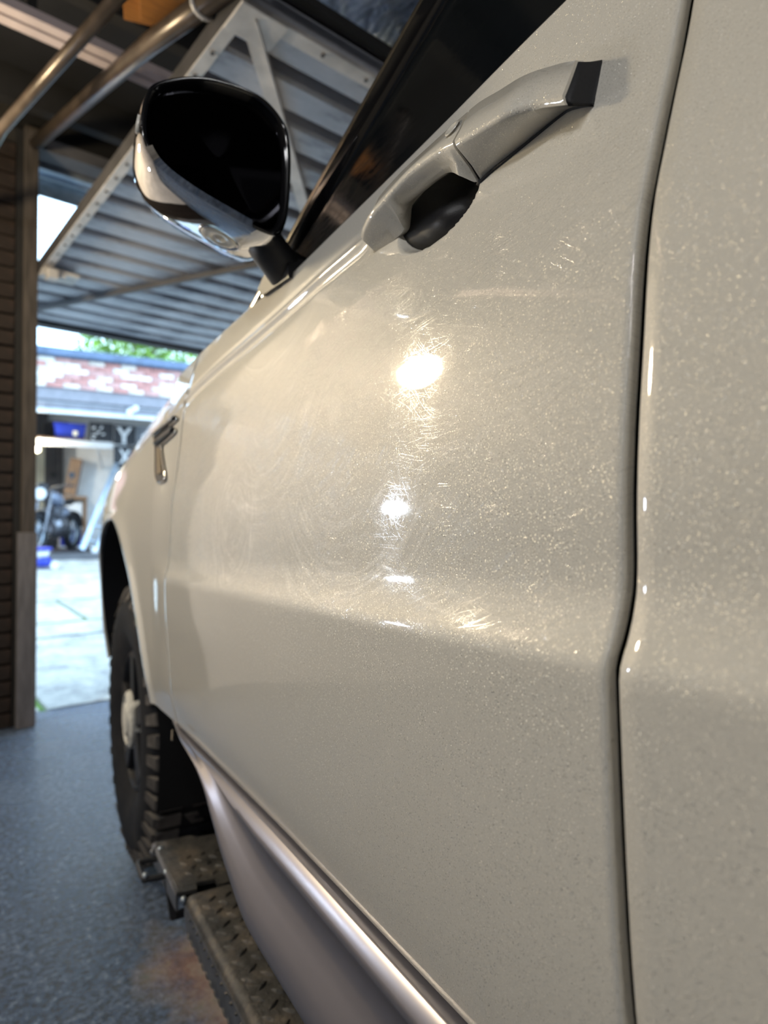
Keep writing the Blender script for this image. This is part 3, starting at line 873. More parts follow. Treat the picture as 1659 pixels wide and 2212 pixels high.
# motorcycle
mc = tag(empty('motorcycle', (.36, FY + .98, GZ), FW), 'dark motorcycle parked in the far garage, grey tank and pale headlamp', 'motorcycle')
MR = np.array([-.42, -.905, 0]); MR /= np.linalg.norm(MR)      # forward, towards the viewer and right
MS = np.array([-MR[1], MR[0], 0])
MB = np.array([.36, FY + .98, GZ])
def mp(f, s, z): return tuple(MB + MR * f + MS * s + np.array([0, 0, z]))
def ring(f, z, r, rr, n=28, m=8):
    return tube([mp(f + r * cos(a), 0, z + r * sin(a)) for a in np.linspace(0, 2 * pi, n + 1)[:-1]], rr, m, closed=True)
for nm, f in (('front_wheel', .66), ('rear_wheel', -.66)):
    w = obj(nm, ring(f, .31, .25, .058), M_RUB, mc, smooth=True)
    obj('rim', ring(f, .31, .20, .016), M_ALU, w, smooth=True)
    obj('brake_disc', tube([mp(f, -.035, .31), mp(f, -.045, .31)], .13, 20), M_ENGINE, w)
    for k in range(10):
        a = 2 * pi * k / 10
        obj('spoke', tube([mp(f, 0, .31), mp(f + .195 * cos(a), 0, .31 + .195 * sin(a))], .006, 5), M_ALU, w)
for s in (-.09, .09):
    obj('fork', tube([mp(.66, s, .31), mp(.50, s, .62), mp(.36, s, .95)], [.022, .024, .02], 10), M_ENGINE, mc)
obj('handlebar', tube([mp(.22, -.36, 1.04), mp(.34, -.28, 1.03), mp(.38, -.06, .98), mp(.38, .06, .98), mp(.34, .28, 1.03), mp(.22, .36, 1.04)], .016, 8), M_CANVAS, mc)
hl = obj('headlamp', lathe([(0, 0), (.01, .05), (.05, .085), (.12, .095), (.12, 0)], 16, 'y', (0, 0, 0)), M_CANVAS, mc)
hl.matrix_basis = WM[mc].inverted() @ Matrix.Translation(mp(.44, 0, .88)) @ Matrix.Rotation(atan2(MR[1], MR[0]) - pi / 2, 4, 'Z')
WM[hl] = WM[mc] @ hl.matrix_basis
obj('headlamp_glass', tube([mp(.565, 0, .90), mp(.575, 0, .90)], .09, 16), M_WHITE, mc)
def blob(pts, n=14):
    """lofted body along the bike: (f, z, half width, half height)"""
    return loft([[mp(f, hw * cos(a), z + hh * sin(a)) for a in np.linspace(0, 2 * pi, n + 1)[:-1]] for f, z, hw, hh in pts])
obj('fuel_tank', blob([(.34, .88, .05, .05), (.27, .86, .12, .10), (.10, .84, .15, .12), (-.06, .80, .12, .09), (-.14, .78, .05, .04)]), M_TANK, mc, smooth=True)
obj('seat', blob([(-.08, .80, .05, .03), (-.18, .79, .11, .05), (-.45, .80, .12, .05), (-.62, .84, .08, .045), (-.66, .85, .03, .02)]), M_RUB, mc, smooth=True)
obj('engine', join(blob([(.22, .40, .10, .10), (.15, .42, .16, .15), (-.12, .42, .17, .16), (-.22, .42, .10, .10)], 10),
                   blob([(.14, .55, .10, .05), (.12, .62, .12, .09), (.02, .64, .12, .09), (0, .6, .08, .04)], 8)), M_ENGINE, mc)
for k in range(5):
    obj('cooling_fin', obox(mp(.10, 0, .56 + k * .03), MR, MS, (0, 0, 1), .20, .30, .012), M_ENGINE, mc)
obj('front_mudguard', loft([[mp(.66 + rr * cos(a), s, .31 + rr * sin(a)) for s, rr in ((-.06, .335), (0, .345), (.06, .335), (.06, .328), (0, .338), (-.06, .328))] for a in np.linspace(.5, 2.6, 12)]), M_CANVAS, mc)
obj('rear_mudguard', loft([[mp(-.66 + rr * cos(a), s, .31 + rr * sin(a)) for s, rr in ((-.07, .345), (0, .36), (.07, .345), (.07, .335), (0, .35), (-.07, .335))] for a in np.linspace(.6, 2.9, 12)]), M_CANVAS, mc)
obj('exhaust', tube([mp(.22, -.14, .50), mp(.24, -.17, .30), mp(.05, -.18, .20), mp(-.35, -.18, .24), mp(-.8, -.19, .34)], [.025, .028, .03, .045, .05], 10), M_CHROME, mc, smooth=True)
obj('frame', join(tube([mp(.36, 0, .92), mp(.25, 0, .55), mp(.15, 0, .24), mp(-.25, 0, .24), mp(-.66, 0, .31)], .025, 8),
                  tube([mp(.36, 0, .9), mp(-.15, 0, .74), mp(-.6, 0, .78)], .022, 8), tube([mp(-.2, 0, .72), mp(-.28, 0, .25)], .022, 8)), M_CANVAS, mc)
for s in (-.30, .30):
    obj('mirror', join(tube([mp(.32, s, 1.03), mp(.28, s * 1.15, 1.18)], .007, 6), tube([mp(.28, s * 1.15, 1.20), mp(.265, s * 1.15, 1.20)], .05, 12)), M_CANVAS, mc)
obj('side_panel', blob([(-.02, .62, .02, .03), (-.10, .62, .12, .09), (-.28, .64, .12, .09), (-.38, .68, .03, .03)], 10), M_TANK, mc, smooth=True)
hm = tag(empty('helmet', (.12, FY + 2.2, 1.475), FW), 'white and grey helmet on the workbench end by the doorpost', 'helmet')
bmx = bmesh.new(); bmesh.ops.create_uvsphere(bmx, u_segments=18, v_segments=12, radius=.115); bmx.verts.index_update()
hv = [(v.co.x * 1.15 + .14, v.co.y + FY + 2.25, max(v.co.z, -.085) * 1.02 + 1.562) for v in bmx.verts]
hf = [tuple(v.index for v in f.verts) for f in bmx.faces]; bmx.free()
obj('shell', (hv, hf), M_WHITE, hm, smooth=True)
obj('visor', loft([[(.14 + .128 * 1.06 * sin(a), FY + 2.25 - .118 * cos(a) * 1.03, z) for a in np.linspace(-1.1, 1.1, 11)] for z in (1.585, 1.635)], False), M_TANK, hm, smooth=True)
# ride-on toy near the doorpost
ty = tag(empty('toy_bucket_car', (.13, 9.9, .5), FW), 'small blue and white toy lying by the doorpost on the forecourt', 'toy')
def gz(x, y):
    q = FG.inverted() @ Vector((x, y, 0)); return (q.y - GYF) * SL
zt = gz(.12, 9.6)
obj('body', loft([[(.10 + rx * cos(a), 9.62 + ry * sin(a), zt + z) for a in np.linspace(0, 2 * pi, 15)[:-1]] for z, rx, ry in ((.03, .08, .1), (.06, .12, .14), (.12, .11, .13), (.16, .08, .1))]), M_BLUE, ty, smooth=True)
obj('canopy', loft([[(.06 + rx * cos(a), 9.62 + ry * sin(a), zt + z) for a in np.linspace(0, 2 * pi, 15)[:-1]] for z, rx, ry in ((.15, .10, .1), (.22, .13, .13), (.25, .12, .12))]), M_WHITE, ty, smooth=True)
obj('rim', tube([(.06 + .14 * cos(a), 9.62 + .14 * sin(a), zt + .265) for a in np.linspace(0, 2 * pi, 17)[:-1]], .022, 8, closed=True), M_BLUE, ty, smooth=True)
for a in (-1, 1):
    obj('wheel', tube([(.24, 9.56 + a * .05, zt + .05), (.24, 9.60 + a * .05, zt + .05)], .05, 14), M_WHITE, ty)

yd = tag(obj('floor_yard', box(-12, 16, FY + 3.8, 24, .1, .45), M_MOSS, None), kind='structure')
# tree behind the far garage
tr = tag(empty('tree', (2.2, 17.5, .8), FW), 'bright green tree showing over the far garage roof', 'tree')
obj('trunk', tube([(2.2, 17.5, .4), (2.35, 17.5, 3.2), (2.6, 17.6, 5.2)], [.16, .13, .08], 10), M_BARK, tr)
for k in range(7):
    a = k * .9
    obj('branch', tube([(2.35, 17.5, 3.2 + k * .25), (2.6 + 1.0 * cos(a), 17.5 + .6 * sin(a), 4.4 + k * .25)], [.06, .02], 6), M_BARK, tr)
rng = random.Random(7)
LV, LF = [], []
for k in range(5200):
    u, v, w = rng.gauss(0, .42), rng.gauss(0, .42), rng.gauss(0, .36)
    x, y, z = 2.6 + u * 2.6, 17.5 + v * 1.6, 5.35 + w * 1.5
    if x < 1.05 + .5 * (z - 5.3) + .15 * mnoise.noise((0, z * 3, y * 2)): continue
    s = rng.uniform(.05, .10)
    ax = Vector((rng.uniform(-1, 1), rng.uniform(-1, 1), rng.uniform(-1, 1))).normalized()
    bx = ax.orthogonal().normalized()
    b0 = len(LV)
    for (p, q) in ((-1, 0), (0, -.45), (1, 0), (0, .45)):
        LV.append((x + (ax.x * p + bx.x * q) * s, y + (ax.y * p + bx.y * q) * s, z + (ax.z * p + bx.z * q) * s))
    LF.append((b0, b0 + 1, b0 + 2, b0 + 3))
fo = obj('foliage', (LV, LF), M_LEAF, tr); fo['kind'] = 'stuff'
# ================================================================== THE CAR
zr = [.40, .60, .68, .72, .765, .79, .82, .858, .888, .925, .933, .9385, .95, .962, .976, .99, 1.015, 1.05, 1.10, 1.155, 1.183, 1.213, 1.252, 1.284, 1.31, 1.34, 1.42]
xr = [.05, .012, -.002, -.008, -.013, -.0148, -.0161, -.0168, -.0171, -.0172, -.0170, -.0156, -.0100, -.0052, -.0016, -.0003, .0007, .0038, .0105, .0184, .0245, .034, .047, .058, .066, .074, .084]
zf = [.40, .60, .673, .7165, .806, .88, .91, .928, .939, .96, .98, 1.03, 1.094, 1.15, 1.2145, 1.28, 1.309, 1.34, 1.42]
xf = [.07, .022, .008, -.001, -.0075, -.0128, -.0136, -.0138, -.0132, -.0070, -.0038, -.0026, .0022, .0105, .0183, .0257, .032, .040, .066]
Fr, Ff = pchip(zr, xr), pchip(zf, xf)
F_fend = pchip([.40, .60, .66, .72, .80, .90, 1.0, 1.1, 1.15, 1.2145, 1.28, 1.309, 1.34, 1.42], [.05, .02, .010, .001, -.004, -.006, -.006, -.002, .004, .0145, .0243, .032, .040, .066])
def surf(y, z):
    y, z = np.asarray(y, float), np.asarray(z, float)
    w = np.clip((y - .225) / 1.085, 0, 1)
    x = (1 - w) * Fr(z) + w * Ff(z)
    s = np.clip((y - 1.33) / .17, 0, 1); s = s * s * (3 - 2 * s)      # the low crease dies out on the fender
    x = (1 - s) * x + s * F_fend(z)
    x = x + .10 * np.clip(y - 2.15, 0, None) ** 2 + .9 * np.clip(y - 2.5, 0, None) ** 2 + 3. * np.clip(y - 2.6, 0, None) ** 2
    return x
zgroove = pchip([.2, .61, .71, .85, 1.045, 1.123, 1.2265, 1.31, 1.5, 1.6, 1.86], [1.340, 1.3329, 1.3302, 1.3223, 1.316, 1.3138, 1.3075, 1.297, 1.2807, 1.274, 1.255])
ztop = pchip([-1.0, .2, .33, .5, .71, .83, 1.03, 1.31], [1.405, 1.402, 1.4005, 1.393, 1.385, 1.381, 1.391, 1.393])

car = empty('car', (.95, 1.0, .02), FC)
tag(car, 'pearl white car with black step boards filling the right of the garage', 'car')

def door_x(y, z, handle=True):
    x = surf(y, z)
    zg = zgroove(y)
    fade = np.clip((y - .585) / .03, 0, 1)
    d = z - zg
    x = x - fade * .0042 * np.exp(-(d / .0055) ** 2) + fade * .0018 * np.exp(-((d + .013) / .005) ** 2)
    x = x + fade * .0012 * np.exp(-((d - .012) / .005) ** 2)
    if handle:                              # scooped finger well under the pull
        ry = (y - .468) / .062; rz = (z - (1.297 + .10 * (y - .468))) / .034
        r = np.sqrt(ry ** 2 + rz ** 2)
        x = x + .036 * (1 - np.clip((r - .45) / .55, 0, 1) ** 1.6) * (r < 1)
    return x

def panel_grid(ys, zlo, zhi, nz, xf, roll=(1, 1, 1, 1), zs=None, depth=.008):
    """sheet with rolled edges; roll = (rear, front, bottom, top)"""
    prof = [(.0013, depth), (.0013, .0035), (.0011, .0015), (.0005, .0004)]      # outward step, inward step
    yl = []
    if roll[0]: yl += [(ys[0] - a, b) for a, b in prof]
    yl += [(y, 0) for y in ys]
    if roll[1]: yl += [(ys[-1] + a, b) for a, b in prof[::-1]]
    tl = []
    if roll[2]: tl += [(0, -a, b) for a, b in prof]
    tl += [(t, 0, 0) for t in (np.linspace(0, 1, nz) if zs is None else zs)]
    if roll[3]: tl += [(1, a, b) for a, b in prof[::-1]]
    A = np.zeros((len(tl), len(yl), 3))
    for j, (y, bx) in enumerate(yl):
        yc = min(max(y, ys[0]), ys[-1])
        a, b = zlo(yc), zhi(yc)
        for i, (t, dz, bz) in enumerate(tl):
            z = a + (b - a) * t
            A[i, j] = (0, y, z + dz)
            A[i, j, 0] = xf(yc, z) + max(bx, bz)
    return grid(A)

zbot = pchip([-1, .37, .7, .95, 1.31], [.6695, .6695, .6705, .666, .6575])
# --- front door
ys = np.concatenate([np.linspace(.2302, .40, 40), np.linspace(.40, .56, 70)[1:], np.linspace(.56, 1.3065, 110)[1:]])
zs = np.concatenate([np.linspace(0, .30, 26), np.linspace(.30, .45, 40)[1:], np.linspace(.45, .78, 40)[1:], np.linspace(.78, 1, 80)[1:]])
fd = obj('front_door', panel_grid(ys, lambda y: float(zbot(y)), lambda y: float(ztop(y)), 0, lambda y, z: float(door_x(y, z)), zs=zs), M_PAINTM, car, FC, smooth=True, center=False)
# --- rear door
ys = np.linspace(-.80, .2198, 90)
rd = obj('rear_door', panel_grid(ys, lambda y: float(zbot(y)), lambda y: float(ztop(y)), 0, lambda y, z: float(door_x(y, z, False)), zs=zs[::2]), M_PAINT, car, FC, smooth=True, center=False)
# --- rear quarter, plain
ys = np.linspace(-1.5, -.806, 16)
obj('rear_quarter', panel_grid(ys, lambda y: float(zbot(y)), lambda y: float(ztop(-1)), 60, lambda y, z: float(surf(y, z)) + .05 * max(0, -y - 1) ** 2), M_PAINT, car, FC, smooth=True, center=False)

# --- front fender: ruled between the wheel arch and the outer seams
arch = spline([(1.562, .650), (1.5764, .6971), (1.6054, .7623), (1.6438, .8168), (1.6949, .873), (1.7534, .9249), (1.8373, .9803), (1.9291, 1.0325), (2.0427, 1.0759), (2.1357, 1.0916), (2.28, 1.088), (2.40, 1.058), (2.51, 1.00), (2.575, .92), (2.603, .83), (2.605, .72), (2.59, .60)], 6, False)
arch = np.array(arch)
outer = []
def seg(a, b, n): return [tuple(np.array(a) + (np.array(b) - np.array(a)) * k / n) for k in range(n)]
outer += seg((1.3145, .6575), (1.3145, 1.2945), 44)
outer += [(y, float(zgroove(y)) - .003) for y in np.linspace(1.3145, 1.86, 30)][:-1]
outer += spline([(1.86, 1.252), (2.13, 1.222), (2.30, 1.193), (2.41, 1.168), (2.51, 1.1346), (2.60, 1.075), (2.68, 1.00), (2.73, .90), (2.75, .75), (2.75, .60)], 5, False)
outer = np.array(outer)
def resample(P, n):
    d = np.concatenate([[0], np.cumsum(np.linalg.norm(np.diff(P, axis=0), axis=1))])
    t = np.linspace(0, d[-1], n)
    return np.stack([np.interp(t, d, P[:, 0]), np.interp(t, d, P[:, 1])], 1)
NA = 150
ia = resample(arch, NA)
# let the rear leg of the arch take the door seam, the rest the hood line
k0 = int(NA * .40)
o1 = resample(outer[:44], k0); o2 = resample(outer[43:], NA - k0 + 1)[1:]
oa = np.concatenate([o1, o2])
rows = []
def flare(t, y, z):                          # rolled lip round the arch
    return -.006 * math.exp(-(t / .10) ** 2)
lip = [(-.0, .008), (-.003, .005), (-.002, .0015)]
def fx(y, z, t): return float(surf(y, z)) + flare(t, y, z)
for dd, bx in lip:
    rows.append([(fx(ia[k, 0], ia[k, 1], 0) + bx, ia[k, 0] + dd * (2.2 - ia[k, 0]) * -.8, ia[k, 1] + dd * .6) for k in range(NA)])
for t in np.concatenate([np.linspace(0, .2, 10), np.linspace(.2, .97, 46)[1:], [.98, .99, 1.0]]):
    P2 = ia + (oa - ia) * t
    rows.append([(fx(P2[k, 0], P2[k, 1], t), P2[k, 0], P2[k, 1]) for k in range(NA)])
rows.append([(fx(oa[k, 0], oa[k, 1], 1) + .003, oa[k, 0], oa[k, 1]) for k in range(NA)])
rows.append([(fx(oa[k, 0], oa[k, 1], 1) + .02, oa[k, 0], oa[k, 1]) for k in range(NA)])
ff = obj('front_fender', grid(np.array(rows)), M_PAINT, car, FC, smooth=True, center=False)

# --- clamshell hood: side skirt, rolled shoulder, top
hy = np.concatenate([np.linspace(1.3125, 1.86, 40), np.linspace(1.86, 2.86, 46)[1:]])
hlow = pchip([1.31, 1.5, 1.6, 1.86, 2.13, 2.30, 2.41, 2.51, 2.60, 2.70, 2.86], [1.2975, 1.2815, 1.2750, 1.2555, 1.2245, 1.196, 1.170, 1.137, 1.10, 1.06, 1.0])
hsil = pchip([1.31, 1.37, 1.466, 1.63, 1.834, 2.025, 2.182, 2.49, 2.70, 2.86], [1.393, 1.392, 1.388, 1.370, 1.355, 1.331, 1.298, 1.252, 1.205, 1.15])
cols = []
for y in hy:
    zl, zh = float(hlow(y)), float(hsil(y)); zh = max(zh, zl + .02)
    x0 = float(surf(y, zl)); x1 = max(.066, x0 + .030) + .10 * max(0, y - 2.3) ** 2
    c = [(x0 + .02, y, zl - .001), (x0 + .003, y, zl - .001)]
    for t in np.linspace(0, 1, 22):
        z = zl + (zh - zl) * t * .97
        xs_ = float(surf(y, min(z, 1.42))) if y < 1.5 else x0 + (x1 - x0) * t ** 1.5
        c.append((xs_ if y < 1.5 else xs_, y, z))
    xe, ze = c[-1][0], c[-1][2]
    for a in np.linspace(.15, 1, 8):
        c.append((xe + .055 * sin(a * pi / 2) ** 1.3 * a, y, ze + .016 * sin(a * pi / 2)))
    xe, ze = c[-1][0], c[-1][2]
    for t in np.linspace(0.1, 1, 10):
        c.append((xe + (1.85 - xe) * t * .52, y, ze + .035 * sin(t * pi / 2)))
    cols.append(c)
A = np.array(cols).transpose(1, 0, 2)
B = A[::-1].copy(); B[..., 0] = 1.88 - B[..., 0] + .0
hood = obj('hood', join(grid(A), grid(B)), M_PAINT, car, FC, smooth=True, center=False)

# --- bumper and grille closing the nose
br = []
for z, s in ((.45, -.04), (.50, 0), (.62, .03), (.80, .05), (.98, .03), (1.08, -.01), (1.12, -.05)):
    br.append([(x, yy + s, z) for x, yy in spline([(.07, 2.70), (.10, 2.78), (.18, 2.87), (.40, 2.94), (.94, 2.97), (1.48, 2.94), (1.70, 2.87), (1.78, 2.78), (1.81, 2.70)], 5, False)])
obj('front_bumper', loft(br, False), M_PAINT, car, FC, smooth=True, center=False)

# --- inner shell that closes the gaps
obj('body_shell', join(box(.105, 1.80, -1.5, 1.34, .62, 1.34),
                       loft([[(.030, y, .60), (.008, y, .80), (.010, y, 1.0), (.040, y, 1.2), (.10, y, 1.36), (.2, y, 1.36), (.2, y, .60)] for y in (.19, .26)]),
                       loft([[(.055, y, .60), (.03, y, .80), (.03, y, 1.0), (.06, y, 1.2), (.10, y, 1.30), (.2, y, 1.30), (.2, y, .60)] for y in (1.27, 1.35)])), M_DARK, car, FC, center=False)
obj('far_side', loft([[(1.88, y, .55), (1.90, y, .95), (1.84, y, 1.38)] for y in (-1.5, 0, 1.5, 2.75)], False), M_PAINT, car, FC, smooth=True, center=False)

# --- wheel arch liner
lr = []
for t in np.linspace(-.35, pi + .35, 34):
    cy, cz, r = 2.09, .575, .535
    lr.append([(float(surf(cy - r * cos(t), max(.6, cz + r * sin(t)))) + .004 if x is None else x, cy - r * cos(t), cz + r * sin(t)) for x in (None, .2, .42, .52)])
lin = obj('wheel_arch_liner', join(loft(lr, False), loft([[(.50, 1.45, .30), (.50, 2.75, .30)], [(.50, 1.45, 1.1), (.50, 2.75, 1.1)]], False)), M_DARK, car, FC, smooth=True, center=False)
obj('chassis_rail', box(.34, .50, -1.4, 2.6, .42, .56, .01), M_DARK, car, FC)
obj('underbody', box(.10, 1.78, -1.45, 1.44, .555, .62), M_DARK, car, FC)

# --- sill moulding
zb = pchip([-1.2, .62, .75, .88, .97, 1.04, 1.12, 1.25, 1.37, 1.50], [.540, .540, .541, .568, .598, .624, .640, .648, .660, .662])
ysill = np.concatenate([np.linspace(-1.2, .5, 12), np.linspace(.5, 1.50, 70)[1:]])
sr = []
for y in ysill:
    zt_, zb_ = float(zbot(min(y, 1.31))) - .0065, float(zb(y))
    h = zt_ - zb_
    k = min(1, h / .118)
    e = max(0, (y - 1.12) / .38)
    xin = .026 * e * e + float(surf(y, zt_)) - float(surf(.4, .661))
    q = [(.030, 0), (-.0035, 0), (-.0060, -.0012), (-.0145, -.0105), (-.0172, -.0150), (-.0162, -.0185), (-.0095, -.0260), (-.0030, -.037), (-.0015, -.049), (-.0050, -.060), (-.0125, -.072), (-.0210, -.086), (-.0275, -.098), (-.0298, -.107), (-.0292, -.113), (-.0255, -.118), (-.018, -.1195), (.030, -.1185)]
    sr.append([(x * (1 if i in (0, 17) else (.35 + .65 * k)) + xin, y, zt_ + dz * h / .1185) for i, (x, dz) in enumerate(q)])
sill = obj('sill_moulding', loft(sr), M_TRIM, car, FC, smooth=True, center=False, sharp=50)
obj('moulding_end_clip', tube([(float(surf(1.29, .648)) - .016, 1.285, .6545), (float(surf(1.29, .64)) - .0215, 1.270, .640)], .0022, 6), M_SATIN, sill, FC)

# --- handle: pull and cap
c_top = pchip([.285, .31, .334, .365, .398, .438, .489, .54, .563, .577], [1.3155, 1.329, 1.338, 1.345, 1.352, 1.353, 1.353, 1.347, 1.3345, 1.321])
c_cre = pchip([.285, .300, .319, .3555, .387, .398, .433, .475, .517, .561, .577], [1.281, 1.289, 1.298, 1.3055, 1.312, 1.3145, 1.3245, 1.329, 1.322, 1.3176, 1.3155])
c_bot = pchip([.285, .300, .315, .3485, .391, .407, .414, .4295, .4435, .469, .504, .513, .522, .577], [1.287, 1.2955, 1.3010, 1.299, 1.2966, 1.2945, 1.300, 1.312, 1.318, 1.3205, 1.320, 1.305, 1.301, 1.305])
c_bof = pchip([.285, .40, .409, .416, .51, .516, .577], [.001, .001, -.004, -.015, -.015, -.003, .001])
p_top = pchip([.285, .31, .35, .54, .565, .577], [-.018, -.020, -.025, -.025, -.022, -.018])
p_cre = pchip([.285, .300, .319, .35, .53, .565, .577], [-.020, -.022, -.0245, -.032, -.031, -.024, -.019])
def handle_ring(y, inset=0.0):
    zt_, zc, zb_ = float(c_top(y)), float(c_cre(y)), float(c_bot(y))
    pt, pc, pb = float(p_top(y)), float(p_cre(y)), float(c_bof(y))
    s = lambda z: float(surf(y, z))
    inner = .003 if not (.412 < y < .515) else -.010
    P = [(s(zt_) + inner, zt_ - .004), (s(zt_) + pt * .6, zt_ + .0008), (s(zt_) + pt, zt_ - .0015),
         (s(zc) + pc + (s(zt_) + pt - s(zc) - pc) * .55 - .0012, zc + (zt_ - zc) * .5),
         (s(zc) + pc - .0003, zc + .0045), (s(zc) + pc + .0004, zc + .0015), (s(zc) + pc + .0022, zc - .0010),
         (s(zc) + pc * .5 + pb * .5, zc * .5 + zb_ * .5 - .0006), (s(zb_) + pb, zb_), (s(zb_) + max(pb + .006, inner), zb_ + .002)]
    return [(x, y, z) for x, z in P]
ysg = np.concatenate([np.linspace(.4065, .43, 14), np.linspace(.43, .50, 18)[1:], np.linspace(.50, .577, 30)[1:]])
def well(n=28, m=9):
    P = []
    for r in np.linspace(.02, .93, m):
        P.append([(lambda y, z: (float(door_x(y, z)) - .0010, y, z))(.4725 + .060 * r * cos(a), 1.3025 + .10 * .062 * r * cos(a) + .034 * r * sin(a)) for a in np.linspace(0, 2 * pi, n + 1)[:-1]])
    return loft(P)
obj('handle_well_shade', well(), M_PLAST, fd, FC, smooth=True, center=False)  # black dish stands for the shade in the body-coloured cup
hp = obj('door_pull', loft([handle_ring(y) for y in ysg]), M_PAINT, fd, FC, smooth=True, center=False, sharp=60)
hc = obj('lock_cap', loft([handle_ring(y) for y in np.linspace(.2935, .4035, 36)]), M_PAINT, fd, FC, smooth=True, center=False, sharp=60)
obj('handle_gasket', loft([[(x + .0035, y, z - (.0 if k > 2 else .001)) for k, (x, y, z) in enumerate(handle_ring(y))] for y in (.4035, .405, .4065)]), M_RUB, fd, FC, smooth=True, center=False)
obj('cap_tip', loft([[(x + .0025 + (float(surf(y, z)) + .003 - x - .0025) * t, y - .007 * t, z + .002 * t) for x, y, z in handle_ring(.2935)] for t in np.linspace(0, 1, 5)]), M_RUB, fd, FC, smooth=True, center=False)
obj('cap_shadow_gasket', loft([[(float(surf(y, z)) + dx, y, z) for z, dx in ((float(c_bot(y)) - .0022, -.0012), (float(c_bot(y)) + .004, -.0012), (float(c_bot(y)) + .004, .004), (float(c_bot(y)) - .0022, .004))] for y in np.linspace(.287, .408, 24)]), M_RUB, fd, FC, smooth=True, center=False)
# the pressed dimple on the pull, a shallow dish with a rim
dv_, df_ = [], []
yc, zc = .418, 1.3415
def face_x(y, z):
    zt_, z0 = float(c_top(y)) - .0015, float(c_cre(y)) + .0045
    a = float(surf(y, zt_)) + float(p_top(y)); b = float(surf(y, z0)) + float(p_cre(y))
    t = min(max((z - z0) / (zt_ - z0), 0), 1)
    return b + (a - b) * t - .0014 * sin(pi * t)
rr_ = [(0, .0012), (.35, .0011), (.65, .0006), (.85, -.0004), (1.0, -.0007), (1.15, .0004)]
n = 24
for (r, d) in rr_:
    for k in range(n):
        a = 2 * pi * k / n
        y = yc + .0068 * r * cos(a); z = zc + .0058 * r * sin(a)
        dv_.append((face_x(y, z) + d - .0012, y, z))
for i in range(len(rr_) - 1):
    for k in range(n):
        df_.append((i * n + k, i * n + (k + 1) % n, (i + 1) * n + (k + 1) % n, (i + 1) * n + k))
obj('key_dimple', (dv_, df_), M_PAINT, fd, FC, smooth=True, center=False)

# --- window, seal, pillar, windscreen, roof
def gx(z, y): return float(surf(y, float(ztop(y)))) + .004 + .34 * (z - float(ztop(y)))
pil = spline([(1.06, 1.385), (1.03, 1.400), (.84, 1.535), (.634, 1.667), (.50, 1.755), (.36, 1.825), (.20, 1.865), (-.3, 1.885), (-1.3, 1.87)], 8, False)
pil = [np.array(p) for p in pil]
def pil_pt(k, back, out=0.0):
    a, b = pil[max(k - 1, 0)], pil[min(k + 1, len(pil) - 1)]
    d = (b - a) / np.linalg.norm(b - a); nrm = np.array([d[1], -d[0]])
    if nrm[1] > 0: nrm = -nrm
    p = pil[k] + nrm * back
    x = .070 + .325 * (pil[k][1] - 1.40) - out + back * .05
    return (x, p[0], p[1])
obj('door_frame_pillar', loft([[pil_pt(k, .012, -.004), pil_pt(k, .013, .004), pil_pt(k, .022, .007), pil_pt(k, .048, .005), pil_pt(k, .052, .001), pil_pt(k, .052, -.02)] for k in range(len(pil))]), M_BLACK, car, FC, smooth=True, center=False, sharp=45)
obj('windscreen_finisher', loft([[pil_pt(k, .0, -.012), pil_pt(k, -.001, .0), pil_pt(k, .004, .0035), pil_pt(k, .0105, .003), pil_pt(k, .012, -.002), pil_pt(k, .012, -.012)] for k in range(len(pil))]), M_SATIN, car, FC, smooth=True, center=False, sharp=60)
ptop = pchip([p[0] for p in pil[::-1]], [p[1] for p in pil[::-1]])
gys = np.linspace(.235, .985, 50)
def glass_grid(yA, yB, n):
    A = np.zeros((24, n, 3))
    for j, y in enumerate(np.linspace(yA, yB, n)):
        z0 = float(ztop(y)) - .015; z1 = max(z0 + .003, float(ptop(y)) - .03)
        for i in range(24):
            z = z0 + (z1 - z0) * i / 23
            A[i, j] = (gx(z, y) + .006, y, z)
    return grid(A)
obj('window_glass', glass_grid(.235, .975, 40), M_GLASS, fd, FC, smooth=True, center=False)
obj('window_glass', glass_grid(-.78, .175, 30), M_GLASS, rd, FC, smooth=True, center=False)
obj('window_seal', loft([[(float(surf(y, float(ztop(y)))) + dx, y, float(ztop(y)) + dz) for dx, dz in ((.0035, -.004), (.0030, .0035), (.0050, .0065), (.012, .0065), (.014, -.004))] for y in np.linspace(.228, .995, 60)]), M_RUB, fd, FC, smooth=True, center=False, sharp=50)
obj('window_seal', loft([[(float(surf(y, float(ztop(y)))) + dx, y, float(ztop(y)) + dz) for dx, dz in ((.0035, -.004), (.0030, .0035), (.0050, .0065), (.012, .0065), (.014, -.004))] for y in np.linspace(-.8, .222, 30)]), M_RUB, rd, FC, smooth=True, center=False, sharp=50)
obj('door_post', loft([[(gx(z, .205) + dx, y, z) for y, dx in ((.172, .012), (.172, .002), (.238, .002), (.238, .012))] for z in np.linspace(1.398, 1.85, 8)]), M_BLACK, car, FC, smooth=True, center=False, sharp=50)
obj('mirror_sail', loft([[(gx(z, y) - .002, y, z), (gx(z, y) + .008, y, z)] for y, z in ((.80, 1.384), (.985, 1.392), (.985, 1.428), (.87, 1.51))], True), M_BLACK, fd, FC, center=False)
def wpt(k, s):                               # windscreen: across to the far pillar
    x, y, z = pil_pt(k, .006, -.008)
    return (x + (1.88 - 2 * x) * s, y + .16 * (4 * s * (1 - s)), z + .02 * (4 * s * (1 - s)))
kk = [k for k in range(len(pil)) if pil[k][0] > .30]
obj('windscreen', loft([[wpt(k, s) for s in np.linspace(0, 1, 14)] for k in kk], False), M_GLASS, car, FC, smooth=True, center=False)
kr = [k for k in range(len(pil)) if pil[k][0] <= .36]
